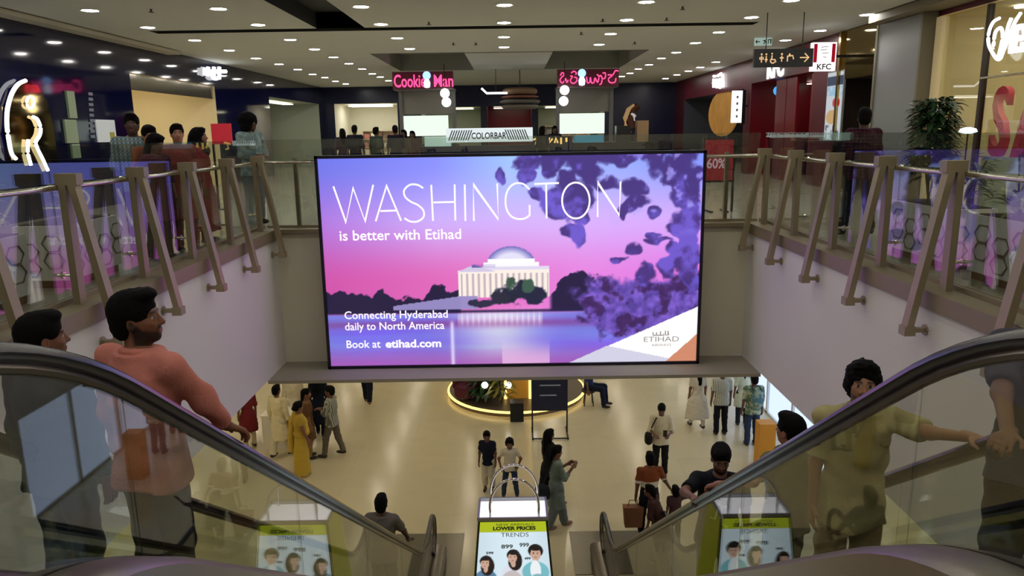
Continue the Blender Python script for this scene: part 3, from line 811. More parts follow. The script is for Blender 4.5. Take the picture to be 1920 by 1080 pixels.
for yy in (8.46, 8.86):
    pts = [(BX + 0.02 - 0.30, yy, BZ - 0.02), (BX + 0.02 - 0.30, yy, BZ + 0.1)] + [(BX + 0.02 - 0.30 * math.cos(a), yy, BZ + 0.14 + 0.36 * math.sin(a)) for a in np.linspace(0.05, PI - 0.05, 18)] + [(BX + 0.02 + 0.30, yy, BZ + 0.1), (BX + 0.02 + 0.30, yy, BZ - 0.02)]
    child(MB().tube(pts, 0.016, 10).build('handle', M_chrome, smooth=True), bag)
def bag_uv(px, py):
    v = ((py - 974) * 0.62 / 105.0) / BZ; return (px - (895 - (py - 974) * .045)) / (132 + (py - 974) * .12), v
def bag_img(U, V):
    img = np.zeros(U.shape + (3,)) + np.array([206, 226, 236]); img = img + (14 * np.sin(U * 3.1))[..., None]
    img = over(img, (176, 190, 30), (V < .052) * 1.0)
    def E(px, py, rx, ry):
        c = bag_uv(px, py); return ((U - c[0]) / (rx / 138.)) ** 2 + ((V - c[1]) / (ry * .0023)) ** 2
    def figure(cx, cy, s, hair, top, man=False, skin=(208, 168, 148)):
        nonlocal img
        img = over(img, top, sst(1.1, .9, E(cx, cy + 40 * s, 24 * s, 22 * s)))
        if not man: img = over(img, hair, sst(1.1, .9, E(cx + 4 * s, cy + 10 * s, 15 * s, 24 * s)))
        img = over(img, skin, sst(1.1, .9, E(cx, cy + 17 * s, 5 * s, 9 * s)))
        img = over(img, hair, sst(1.1, .9, E(cx, cy - 4 * s, 14 * s, 14 * s)))
        img = over(img, skin, sst(1.1, .9, E(cx - (2 if not man else 0) * s, cy + 3 * s, 9.5 * s, 13 * s)))
        img = over(img, hair, (E(cx, cy - 9 * s, 11 * s, 5 * s) < 1) * 1.0)
        for dx in (-4, 4): img = over(img, (50, 38, 36), (E(cx + (dx - (2 if not man else 0)) * s, cy + 1 * s, 2.0 * s, 1.1 * s) < 1) * .9)
        img = over(img, (150, 92, 88), (E(cx - (2 if not man else 0) * s, cy + 9 * s, 3.4 * s, 1.0 * s) < 1) * .9)
    figure(908, 1062, .85, (34, 26, 26), (90, 130, 160)); figure(962, 1050, .9, (30, 24, 26), (226, 228, 240)); figure(1006, 1042, 1.05, (26, 22, 22), (120, 190, 200), man=True)
    img = over(img, (240, 246, 250), sst(1.1, .9, E(1006, 1080, 10, 22)))
    for k, (x, y) in enumerate(((905, 1130), (960, 1120), (1012, 1128))):
        img = over(img, [(70, 100, 150), (200, 190, 190), (130, 180, 190)][k], sst(1.1, .9, E(x, y, 24, 40)))
    return img
def PBAG(U, V):
    z = BZ - 0.03 - V * (BZ - 0.1); hw = bagw(z) - 0.025
    return np.stack([BX + (2 * U - 1) * hw, bagyf(z) - 0.008, z], -1)
bagposter = child(paint('poster', 90, 260, bag_img, PBAG, attr_mat('bag poster', emit=0.95, rough=0.3)), bag)
E_ink = mat('dark printed ink', (54, 66, 60), 0.5); E_inkg = mat('grey printed ink', (120, 136, 150), 0.5)
def btext(s, px, py, hpx, wpx, m=E_ink, bold=0.0):
    u, v = bag_uv(px, py); p = PBAG(np.array(u), np.array(v)); k = hpx * .0059
    o = text(s, k / .7, m, None, (float(p[0]), float(p[1]) - 0.008, float(p[2])), (PI / 2 - 0.16, 0, 0), bold=bold)
    xs = [q.co.x for q in o.data.vertices]; o.scale = (wpx * .00655 / (max(xs) - min(xs)), 1, 1); return child(o, bagposter)
btext('NEW ARRIVALS', 927, 982, 5, 70); btext('LOWER PRICES', 921, 991, 7, 80, bold=0.003)
btext('TRENDS', 937, 1006, 9, 52, E_inkg)
for s, x, y, h, wd in (('899', 938, 1031, 8, 22), ('999', 974, 1028, 8, 18), ('599', 908, 1043, 5, 14), ('499', 984, 1056, 5, 12)):
    btext(s, x, y, h, wd, E_inkg, bold=0.002)
for sx in (-1, 1):
    o = text('LOWER PRICES', 0.2, E_ink, None, (BX + sx * (bagw(1.1) + 0.012), 8.66 - sx * 0.07, 0.55), (PI / 2, 0, sx * PI / 2)); o.rotation_euler = (0, -PI / 2, 0) if sx < 0 else (0, PI / 2, PI)
    bpy.data.objects.remove(o)

# ================================================================== left wall: logo, windows, shop dressing
def wallpt(x): return lambda px, py: tuple(float(k) for k in atx(px, py, x))
E_neon = emis('white neon', (255, 255, 255), 3.0)
lg = empty('shop_logo_sign', (WL + 0.1, 14.0, 7.4), label='white neon ring shaped logo on a bronze leaf shaped panel on the navy wall', cat='sign')
W1 = wallpt(WL + 0.10)
leaf = [(48, 150), (30, 165), (18, 200), (16, 250), (26, 300), (60, 335), (112, 330), (112, 290), (104, 235), (92, 190), (74, 160)]
pl = [W1(*p)[1:] for p in leaf]
child(MB().prism(pl, WL + 0.02, WL + 0.06, 'x').build('backing_panel', M_gold), lg)
for st, r in (([(48, 151), (34, 158), (22, 176), (14, 205), (13, 235), (17, 265), (22, 288), (30, 298)], 0.055), ([(62, 219), (70, 224), (76, 240), (74, 254), (67, 266), (70, 278), (80, 298), (90, 320)], 0.05), ([(53, 262), (52, 285), (58, 310)], 0.05)):
    child(MB().tube(smooth_pts([W1(*p) for p in st]), r * .62, 8).build('neon_stroke', E_neon, smooth=True), lg)
child(MB().tube([W1(57 + 7 * math.cos(a), 192 + 11 * math.sin(a)) for a in np.linspace(0, 2 * PI, 17)[:-1]], 0.022, 8, closed=True).build('neon_ring', E_neon, smooth=True), lg)
M_sage = mat('pale sage panel', (150, 168, 140), 0.5)
def wallquad(name, x, p0, p1, th, m, label, cat, z=None):
    a = atx(*p0, x); b = atx(*p1, x); s = 1 if x < 0 else -1
    o = MB().box(x, x + s * th, a[1], b[1], a[2], b[2]).build(name, m); return tag(o, label, cat)
sg = empty('window_column', (WL, 15.4, 6.9), label='pale green column shape in the navy shop window beside the neon logo', cat='panel')
for q in (((122, 170), (143, 222)), ((118, 224), (146, 268)), ((132, 270), (150, 296))):
    a = atx(*q[0], WL + 0.02); b = atx(*q[1], WL + 0.02); child(MB().box(WL + 0.004, WL + 0.05, a[1], b[1], a[2], b[2]).build('panel', M_sage), sg)
wallquad('poster', WL + 0.01, (177, 224), (217, 266), 0.03, mat('pale grey poster', (196, 202, 206), 0.4, emit=(196, 202, 206), estr=0.25), 'pale grey poster with a yellow corner on the navy wall', 'poster')
a = atx(206, 248, WL + 0.045); b = atx(216, 262, WL + 0.045)
tag(MB().box(WL + 0.041, WL + 0.05, a[1], b[1], a[2], b[2]).build('poster_sticker', mat('olive yellow', (176, 170, 60), 0.5)), 'small yellow patch on the pale grey poster', 'sticker')
# vertical string of small dotted letters
dt = MB()
for k in range(9):
    p = atx(170 + .6 * k, 176 + 10 * k, WL + 0.02); dt.box(WL + 0.004, WL + 0.02, p[1] - .08, p[1] + .08, p[2] - .03, p[2] + .03)
o = dt.build('window_sticker', mat('grey sticker', (120, 128, 150), 0.5)); tag(o, 'vertical line of small grey marks on the navy shop window', 'sticker', kind='stuff')
# white logo over the first shop
lg2 = empty('shop_logo_sign', (WL + 0.1, 22.5, 9.0), label='small white lit logo above the cream shop on the navy wall', cat='sign')
W2 = wallpt(WL + 0.08)
for st in ([(384, 128), (384, 140)], [(390, 126), (390, 142)], [(401, 126), (401, 146)], [(411, 126), (411, 148)], [(394, 134), (423, 134)]):
    child(MB().tube([W2(*p) for p in st], 0.06, 6).build('neon_stroke', E_neon), lg2)
child(MB().tube([W2(404 + 7 * math.cos(q), 141 + 7 * math.sin(q)) for q in np.linspace(0, 2 * PI, 13)[:-1]], 0.05, 6, closed=True).build('neon_ring', E_neon), lg2)
# inside the cream shop: shelf units with boxes, spot lamps
def shelf_unit(P, u0, u1, d, z1, mats, label, rows=3, n=6):
    t = empty('shelf_unit', P((u0 + u1) / 2, d, F), label=label, cat='shelf')
    def bx(ua, ub, da, db, za, zb, nm, m):
        a = P(ua, da, za); b = P(ub, db, zb); o = MB().box(a[0], b[0], a[1], b[1], a[2], b[2]).build(nm, m); return child(o, t)
    bx(u0, u1, d + 0.3, d + 0.34, F + 0.006, z1, 'back_panel', mats[0])
    bx(u0, u0 + 0.05, d, d + 0.3, F + 0.006, z1, 'side_panel', mats[0]); bx(u1 - 0.05, u1, d, d + 0.3, F + 0.006, z1, 'side_panel', mats[0])
    hs = [F + 0.35 + (z1 - F - 0.4) * k / rows for k in range(rows + 1)]
    rng = random.Random(int(u0 * 10))
    for z in hs: bx(u0 + 0.05, u1 - 0.05, d, d + 0.3, z, z + 0.03, 'shelf', mats[0])
    k = 0
    for z in hs[:-1]:
        for i in range(n):
            uu = u0 + 0.1 + (u1 - u0 - 0.2) * i / n; wd = (u1 - u0 - 0.2) / n * rng.uniform(.5, .85); hh = (z1 - F) / rows * rng.uniform(.3, .6)
            a = P(uu, d + 0.05, z + 0.031); b = P(uu + wd, d + 0.25, z + 0.031 + hh)
            o = MB().box(a[0], b[0], a[1], b[1], a[2], b[2]).build('boxed_goods', mats[1 + (k + rng.randrange(2)) % (len(mats) - 1)]); k += 1
            tag(o, 'small boxed item on ' + label.split(' ', 1)[1] if False else 'small boxed goods standing on the ' + label, 'box', 'boxed goods in the ' + label)
    return t
MS = [mat('pale wood shelf', (214, 200, 170), 0.5), mat('box cream', (230, 222, 200), 0.5), mat('box brown', (120, 90, 70), 0.5), mat('box rose', (190, 120, 110), 0.5), mat('box grey', (150, 150, 150), 0.5)]
shelf_unit(PL, 18.6, 20.3, 3.4, 7.75, MS, 'pale shelf unit in the cream shop', 3, 4)
shelf_unit(PL, 20.7, 22.6, 3.4, 7.95, MS, 'taller shelf unit in the cream shop', 3, 4)
shelf_unit(PL, 29.0, 31.4, 2.4, 7.3, MS, 'goods shelf in the grey shop', 3, 5)
shelf_unit(PL, 32.0, 34.6, 2.4, 7.3, MS, 'second goods shelf in the grey shop', 3, 5)
shelf_unit(PB, -7.6, -5.7, 3.0, 7.4, MS, 'white far shop shelf', 3, 5)
shelf_unit(PB, 1.7, 4.0, 2.4, 7.5, MS, 'far shelf behind the script sign', 3, 5)
for (u, lb) in ((19.4, 'shorter'), (21.6, 'taller')):
    o = MB().ball(PL(u, 3.2, 8.12), .12).build('wall_lamp', emis('shop glow lamp', (255, 246, 220), 14.0), smooth=True); tag(o, 'bright wall lamp over the %s shelf in the cream shop' % lb, 'lamp')
hd = MB(); a = PL(17.98, 0.05, 8.3); b = PL(22.97, 0.12, 8.66); hd.box(a[0], b[0], a[1], b[1], a[2], b[2])
tag(hd.build('shop_header', mat('mirrored header', (196, 190, 176), 0.1, metal=0.9)), 'shiny header panel over the cream shop entrance', 'header')
for (u0, u1, z0, z1, c, lb) in ((29.0, 30.6, 7.5, 8.3, (236, 238, 226), 'white lit poster inside the grey shop'), (32.4, 34.2, 7.55, 7.9, (245, 248, 250), 'narrow white light box inside the grey shop')):
    a = PL(u0, 2.2, z0); b = PL(u1, 2.25, z1); tag(MB().box(a[0], b[0], a[1], b[1], a[2], b[2]).build('light_box', emis('poster ' + lb[:9], c, 1.1)), lb, 'light box')
# red notice stand on the left walkway
rs = empty('notice_stand', (-5.9, 15.2, F), label='red notice board on a stand beyond the curly haired man', cat='sign')
a = aty(395, 232, 15.2); b = aty(436, 270, 15.2)
child(MB().box(a[0], b[0], 15.19, 15.22, b[2], a[2]).build('board', mat('bright red board', (196, 44, 58), 0.4, emit=(196, 44, 58), estr=0.25)), rs)
child(MB().box(-5.97, -5.93, 15.2, 15.23, F + 0.02, b[2]).build('pole', M_black), rs); child(MB().cyl((-5.95, 15.21, F + 0.001), 0.18, 0.02).build('base', M_black), rs)

# ================================================================== right wall shops
glass_front = empty('shopfront_glazing', (WR, 9, F), label='tall glass shopfront with dark mullions and cream frame', cat='shopfront')
for (a, b) in ((3.05, 5.6), (5.7, 8.2), (8.3, 10.4), (10.5, 12.55), (12.63, 13.85)):
    child(MB().box(WR + 0.02, WR + 0.032, a, b, F + 0.02, 9.1).build('pane', G_shop), glass_front)
for y in (5.65, 8.25, 10.45, 12.59): child(MB().box(WR - 0.02, WR + 0.06, y - 0.04, y + 0.04, F + 0.005, 9.1).build('mullion', M_dark), glass_front)
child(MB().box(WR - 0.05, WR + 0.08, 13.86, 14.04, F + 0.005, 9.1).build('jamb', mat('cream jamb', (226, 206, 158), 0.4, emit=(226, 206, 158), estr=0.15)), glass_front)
sgn = empty('shop_sign', (WR - 0.1, 11.5, 8.4), label='white lit script shop name over the glass shopfront', cat='sign')
W3 = wallpt(WR - 0.12)
for st in ([(1874, 34), (1862, 42), (1854, 62), (1854, 84), (1864, 104), (1872, 112), (1878, 104), (1884, 80), (1890, 50), (1896, 34)],
           [(1862, 92), (1866, 62), (1876, 52), (1880, 66), (1876, 90), (1870, 112)], [(1876, 110), (1886, 84), (1902, 44), (1914, 24)]):
    child(MB().tube(smooth_pts([W3(*p) for p in st]), 0.024, 8).build('neon_stroke', E_neon, smooth=True), sgn)
p = W3(1890, 99)
child(text('ESTSIDE', 0.55, E_neon, None, (WR - 0.1, p[1], p[2]), (PI / 2, 0, -PI / 2), extrude=0.04, bold=0.012), sgn)
a = W3(1835, 156)
tag(MB().tube([(WR - 0.05, 12.55, 7.95), (WR - 0.05, 4.0, 7.95)], 0.02, 8).build('sign_rail', M_rail), 'thin horizontal steel rail on the glass shopfront', 'rail')
M_sale = mat('coral red letter', (206, 60, 78), 0.4, emit=(206, 60, 78), estr=0.15)
sl = empty('sale_lettering', (WR + 0.2, 11.5, 6.5), label='big coral red SALE letters standing in the shop window', cat='sign')
yy = 12.55
for ch, wd in (('S', .62), ('A', .75), ('L', .6), ('E', .6)):
    child(text(ch, 1.55, M_sale, None, (WR + 0.22, yy, 6.72), (PI / 2, 0, -PI / 2), extrude=0.05, name='letter', sx=0.62, bold=0.02), sl); yy -= wd
child(MB().box(WR + 0.14, WR + 0.3, 9.6, 12.6, F + 0.01, 6.70).build('plinth', mat('white plinth', (226, 222, 210), 0.5)), sl)
lit_panel(PR, 4.0, 13.0, 1.2, 2.2, 9.10, emis('window shop light', (255, 238, 200), 3.4), 'long warm ceiling panel inside the fashion shop')
_sp = MB(); _sp.cyl((0, 0, -0.03), 0.1, 0.03, 14); _spd = None
for (y, d) in ((12.0, .5), (12.9, .7), (11.2, .6), (13.3, 1.2), (10.2, .5)):
    o = _sp.build('shop_spotlight', emis('shop spot', (255, 248, 230), 9.0)); o.location = (WR + d, y, 9.11); tag(o, 'round spotlight in the fashion shop ceiling', 'ceiling light', 'fashion shop spotlights')
# garments on a rail inside the shop window
M_gar = [mat('rose garment', (150, 36, 58), 0.8), mat('floral grey garment', (120, 104, 92), 0.8, noise=0.6, nscale=22), mat('dark pink garment', (176, 62, 84), 0.8), mat('tan garment', (160, 132, 96), 0.8, noise=0.5, nscale=20), mat('olive garment', (96, 92, 66), 0.8)]
gr = empty('garment_rail', (WR + 0.9, 11.4, F), label='steel garment rail behind the coral letters in the shop window', cat='clothes rail')
child(MB().tube([(WR + 0.9, 10.0, F + 2.08), (WR + 0.9, 12.8, F + 2.08)], 0.018, 8).build('rail', M_rail), gr)
for y in (10.0, 12.8): child(MB().tube([(WR + 0.9, y, F + 0.005), (WR + 0.9, y, F + 2.08)], 0.018, 8).build('upright', M_rail), gr)
for k in range(7):
    y = 12.55 - k * 0.36; x = WR + 0.9; zt = F + 2.02; c = M_gar[k % 5]
    t = empty('hanging_dress', (x, y, F + 0.7), label='%s dress hanging %s on the rail in the shop window' % (['dark rose', 'grey floral', 'deep pink', 'tan patterned', 'olive', 'dark rose', 'grey floral'][k], ['first', 'second', 'third', 'fourth', 'fifth', 'sixth', 'last'][k]), cat='dress', group='dresses on the shop rail')
    prof = [(0.10, 0.0), (0.19, -0.06), (0.20, -0.25), (0.16, -0.5), (0.19, -0.8), (0.26, -1.25)]; m = MB(); vs = []; fs = []; n = 14
    for (w_, dz) in prof:
        for q in range(n): an = 2 * PI * q / n; vs.append((x + 0.07 * (1 + .25 * math.cos(3 * an)) * math.sin(an), y + w_ * math.cos(an), zt + dz))
    for i in range(len(prof) - 1):
        for q in range(n): fs.append((i * n + q, i * n + (q + 1) % n, (i + 1) * n + (q + 1) % n, (i + 1) * n + q))
    fs.append(tuple(range(n))); m.add(vs, fs); child(m.build('cloth', c, smooth=True), t)
    child(MB().tube([(x, y - .17, zt - .02), (x, y, zt + .03), (x, y + .17, zt - .02)], 0.008, 6).build('hanger', M_black), t)
# posters within the fashion shop seen past the jamb
for (u0, u1, z0, z1, lb) in ((12.6, 13.9, 7.0, 7.6, 'white light box low on the fashion shop back wall'), (11.0, 12.2, 6.9, 7.5, 'white display panel on the fashion shop back wall')):
    tag(MB().box(WR + 4.3, WR + 4.4, u0 + 3 - 3, u1, z0, z1).build('light_box', emis('pale box', (255, 250, 235), 1.2)), lb, 'light box')

# grey pillar, bronze mirror panel
tag(MB().box(WR - 0.25, WR - 0.001, 14.15, 15.75, F + 0.002, CEIL - 0.17).build('pillar_cladding', M_grey), 'broad smooth grey clad pillar between the fashion shop and the corridor', 'pillar')
for y in (14.12, 15.80): struct('trim_7' if y < 15 else 'trim_8', MB().box(WR - 0.28, WR - 0.002, y - 0.05 + 0.0, y + 0.02, F + 0.002, CEIL - 0.17), mat('taupe corner trim', (128, 122, 104), 0.4))
tag(MB().box(WR - 0.03, WR - 0.002, 15.85, 18.0, 8.28, CEIL - 0.02).build('mirror_panel', M_gold), 'bronze mirror panel above the corridor entrance', 'mirror')
tag(MB().box(WR - 0.10, WR - 0.002, 17.9, 18.0, F + 0.002, CEIL - 0.02).build('corner_post', mat('gold corner', (170, 146, 90), 0.2, metal=1.0)), 'narrow golden post beside the corridor entrance', 'post')
# KFC front: red panels, lit fascia letters, tall poster, menu
rp = empty('red_shopfront', (WR, 22.0, F), label='red food counter front with tall red panels', cat='shopfront')
for (a, b) in ((21.55, 22.35), (20.75, 21.5)): child(MB().box(WR + 0.02, WR + 0.08, a, b, F + 0.005, 8.55).build('panel', M_red), rp)
child(MB().box(WR - 0.06, WR - 0.002, 19.55, 24.6, 8.6, 9.3).build('fascia', M_maroon), rp)
child(MB().box(WR + 0.02, WR + 0.07, 19.6, 19.75, F + 0.005, 8.55).build('jamb', M_red), rp)
child(MB().box(WR + 1.6, WR + 2.1, 19.9, 24.0, F + 0.005, F + 1.1).build('counter', mat('counter steel', (40, 34, 34), 0.9, spec=0.1)), rp)
child(MB().box(WR + 2.6, WR + 2.66, 19.9, 21.2, 7.6, 8.3).build('menu_board', emis('menu board', (230, 190, 140), 0.7)), rp)
child(MB().ball((WR + 0.3, 23.0, 8.3), 0.14).build('globe_lamp', emis('blue lamp', (60, 150, 230), 1.5), smooth=True), rp)
kf = text('KFC', 0.75, E_white, None, (WR - 0.075, 22.95, 8.66), (PI / 2, 0, -PI / 2), extrude=0.02, bold=0.03); child(kf, rp); kf.name = 'fascia_lettering'
po = empty('poster_column', (WR - 0.05, 18.9, F), label='tall narrow lit poster beside the gold post with a burger picture', cat='poster')
def pos_img(U, V):
    img = np.zeros(U.shape + (3,)) + np.array([196, 204, 210]); img = over(img, (40, 56, 84), (V > .06) * (V < .2) * 1.0); n = vnoise(U, V, 9, 4)
    img = over(img, (150, 190, 214), (V > .2) * (V < .34) * (n > .45) * 1.0); img = over(img, (200, 40, 60), ((U - .65) ** 2 / .06 + (V - .45) ** 2 / .006 < 1) * 1.0)
    img = over(img, (196, 160, 110), ((U - .4) ** 2 / .12 + (V - .66) ** 2 / .012 < 1) * 1.0); return over(img, (60, 70, 80), (V > .78) * (n > .5) * .8)
a = atx(1553, 138, WR - 0.05); b = atx(1573, 262, WR - 0.05)
y0_, y1_ = sorted((float(a[1]), float(b[1]))); z1_ = float(a[2]); z0_ = float(b[2])
child(MB().box(WR - 0.045, WR - 0.002, y0_ - 0.03, y1_ + 0.03, z0_ - 0.03, z1_ + 0.03).build('case', mat('grey case', (150, 150, 150), 0.3)), po)
child(paint('print', 30, 80, pos_img, lambda U, V: np.stack([np.full_like(U, WR - 0.05), y1_ + (y0_ - y1_) * U, z1_ + (z0_ - z1_) * V], -1), attr_mat('lit poster', emit=0.9)), po)
# KFC light box blade
kb = empty('blade_sign', (6.9, 17.0, 8.4), label='white lit blade sign with red stripes and KFC lettering', cat='sign')
child(MB().box(6.62, 7.14, 17.0, 17.14, 8.42, 9.02).build('case', emis('white box face', (255, 252, 250), 1.5)), kb)
M_rs = emis('red stripe', (170, 20, 40), 0.8)
for (a, b) in ((6.645, 6.72), (7.04, 7.115)): child(MB().box(a, b, 16.992, 16.999, 8.60, 8.99).build('stripe', M_rs), kb)
child(text('KFC', 0.17, mat('black ink', (20, 20, 20), 0.5), None, (6.72, 16.99, 8.45), sx=1.05, bold=0.004), kb)
mb = MB()
for st in ([(6.80, 8.92), (6.96, 8.93)], [(6.79, 8.86), (6.93, 8.87)], [(6.82, 8.79), (6.97, 8.80)], [(6.85, 8.72), (6.93, 8.70)]):
    ribbon(mb, st, 0.014, lambda u, v: (u, 16.993, v))
child(mb.build('sketch_marks', mat('grey ink', (120, 110, 112), 0.5), fix=False), kb)
child(MB().box(7.14, WR, 17.04, 17.10, 8.7, 8.76).build('arm', M_black), kb)
# washroom direction sign hanging from the ceiling
ws = empty('direction_sign', (5.3, 15.0, 8.5), label='black hanging washroom direction sign with gold pictograms and arrow', cat='sign')
child(MB().box(4.72, 5.86, 15.0, 15.08, 8.36, 8.70).build('board', M_black), ws)
for x in (4.95, 5.65): child(MB().tube([(x, 15.04, 8.70), (x, 15.04, CEIL)], 0.01, 6).build('rod', M_black), ws)
E_goldi = emis('gold pictogram', (240, 196, 140), 1.0)
def pict(strokes, dots, wd=0.022):
    mb = MB(); Pz = lambda u, v: (u, 14.995, v)
    for st in strokes: ribbon(mb, st, wd, Pz)
    for (x, z, r) in dots:
        n = len(mb.v); mb.v += [(x + r * math.cos(2 * PI * k / 10), 14.995, z + r * math.sin(2 * PI * k / 10)) for k in range(10)]; mb.f.append(tuple(range(n, n + 10)))
    return mb
for k, (st, dt_) in enumerate((([[(4.86, 8.57), (4.86, 8.45)], [(4.83, 8.55), (4.83, 8.50)], [(4.89, 8.55), (4.89, 8.50)]], [(4.86, 8.60, .018)]), ([[(4.95, 8.57), (4.95, 8.45)], [(4.92, 8.50), (4.98, 8.50)]], [(4.95, 8.60, .018)]),
                        ([[(5.06, 8.58), (5.06, 8.50), (5.12, 8.50), (5.14, 8.45)], arc(5.08, 8.48, .045, .045, 120, 330, 10)], [(5.06, 8.61, .016)]), ([[(5.25, 8.57), (5.25, 8.46)], [(5.21, 8.53), (5.29, 8.53)]], [(5.25, 8.60, .02)]),
                        ([[(5.36, 8.46), (5.36, 8.56), (5.46, 8.57), (5.48, 8.50)]], [(5.40, 8.59, .02)]), ([[(5.60, 8.53), (5.76, 8.53)], [(5.69, 8.61), (5.77, 8.53), (5.69, 8.45)]], []))):
    child(pict(st, dt_).build('pictogram', E_goldi, fix=False), ws)
ex = empty('exit_sign', (6.2, 19.0, 9.24), label='small green and white exit sign hung under the ceiling', cat='sign')
child(MB().box(5.97, 6.39, 19.0, 19.04, 9.18, 9.36).build('board', emis('exit face', (190, 214, 200), 0.6)), ex)
mb = MB()
for st in ([(6.19, 9.21), (6.22, 9.27), (6.20, 9.31)], [(6.22, 9.27), (6.26, 9.23)], [(6.17, 9.29), (6.24, 9.30)], [(6.30, 9.22), (6.30, 9.32), (6.36, 9.32), (6.36, 9.22)], [(6.00, 9.27), (6.10, 9.27)], [(6.03, 9.31), (6.00, 9.27), (6.03, 9.23)]):
    ribbon(mb, st, 0.022, lambda u, v: (u, 18.996, v))
child(mb.build('pictogram', mat('dark green ink', (20, 70, 50), 0.5), fix=False), ex)
# further shop with round golden figure and white lit sign
ls = empty('lit_side_sign', (WR - 0.05, 26.0, 7.2), label='white vertical light box beside the golden round display', cat='sign')
a = aty(1374, 170, 24.9); b = aty(1390, 230, 24.9)
child(MB().box(a[0], b[0], 24.9, 25.0, b[2], a[2]).build('face', emis('white sign', (255, 250, 255), 1.3)), ls)
child(MB().box(b[0], b[0] + 0.12, 24.92, 25.0, b[2] - .05, a[2] + .02).build('case', M_black), ls)
mb = MB()
for k in range(4):
    zc = b[2] + (a[2] - b[2]) * (.2 + .2 * k); mb.box((a[0] + b[0]) / 2 - .03, (a[0] + b[0]) / 2 + .03, 24.89, 24.899, zc - .04, zc + .04)
child(mb.build('sign_marks', M_shopgrey), ls)
child(MB().box(b[0], WR, 24.94, 24.99, 7.9, 7.96).build('arm', M_black), ls)
gd = empty('golden_disc_display', (WR + 0.4, 28.0, 6.6), label='large round golden picture in the dark shop window', cat='display')
mb = MB(); W5 = wallpt(WR + 0.05); cpt = W5(1354, 213); pts = []
gdo = []
for k in range(24): a_ = 2 * PI * k / 24; gdo.append((cpt[1] + 1.9 * math.cos(a_), cpt[2] + 0.82 * math.sin(a_)))
child(MB().prism(gdo, WR + 0.04, WR + 0.10, 'x').build('disc', mat('golden disc', (150, 108, 52), 0.4, noise=0.7, nscale=2.2, stretch=(0.01, 1, 1), emit=(170, 120, 50), estr=0.35)), gd)
lgm = empty('shop_logo_sign', (WR - 0.1, 28.5, 8.9), label='white lit stacked logo on the maroon fascia of the farther shop', cat='sign')
W4 = wallpt(WR - 0.06)
for st in ([(1338, 148), (1338, 164)], [(1344, 148), (1344, 165)], [(1350, 147), (1350, 166)], [(1355, 140), (1356, 163)], [(1337, 156), (1356, 156)], [(1346, 142), (1352, 138), (1355, 144)], [(1338, 143), (1341, 143)]):
    child(MB().tube([W4(*p) for p in st], 0.05, 6).build('neon_stroke', E_neon), lgm)
# red sale standee near the right end of the screen
sd = empty('sale_standee', (3.75, 13.4, F), label='red discount board in a black frame standing right of the big screen', cat='sign')
a = aty(1322, 262, 13.4); b = aty(1373, 338, 13.4)
child(MB().box(a[0], b[0], 13.4, 13.44, b[2], a[2]).build('board', mat('sale red', (150, 24, 40), 0.5, emit=(150, 24, 40), estr=0.2)), sd)
fr = MB(); fr.box(a[0] - .03, a[0], 13.39, 13.45, F + 0.002, a[2] + .03); fr.box(b[0], b[0] + .03, 13.39, 13.45, F + 0.002, a[2] + .03); fr.box(a[0], b[0], 13.39, 13.45, a[2], a[2] + .03); fr.box(a[0], b[0], 13.39, 13.45, b[2] - .03, b[2])
child(fr.build('frame', M_black), sd)
child(text('60%', 0.24, emis('pink print', (240, 200, 205), 0.45), None, (a[0] + 0.04, 13.392, b[2] + 0.22), sx=0.85, bold=0.006), sd)
for st in (-.14, .14): child(MB().box((a[0] + b[0]) / 2 + st - .02, (a[0] + b[0]) / 2 + st + .02, 13.2, 13.64, F + 0.002, F + 0.03).build('foot', M_black), sd)

# ================================================================== planters behind the side railings
M_pl = mat('white planter', (226, 220, 214), 0.45); M_plb = mat('brown planter plinth', (120, 76, 34), 0.4, metal=0.3); M_lat = mat('bronze lattice', (120, 104, 84), 0.35, metal=0.7)
def leaf_mesh(mb, base, d, ln, wd, droop=0.3):
    d = Vector(d).normalized(); sd = d.cross(Vector((0, 0, 1)))
    if sd.length < .05: sd = Vector((1, 0, 0))
    sd.normalize(); b = Vector(base); pts = []
    for t_, k in ((0, .12), (.3, .8), (.65, 1), (1, .05)):
        c = b + d * (ln * t_) + Vector((0, 0, -droop * ln * t_ * t_)); up = Vector((0, 0, .12 * wd * k))
        pts += [c - sd * (wd * k / 2) + up, c, c + sd * (wd * k / 2) + up]
    fs = []
    for i in range(3): fs += [(3 * i, 3 * i + 1, 3 * i + 4, 3 * i + 3), (3 * i + 1, 3 * i + 2, 3 * i + 5, 3 * i + 4)]
    mb.add(pts, fs)
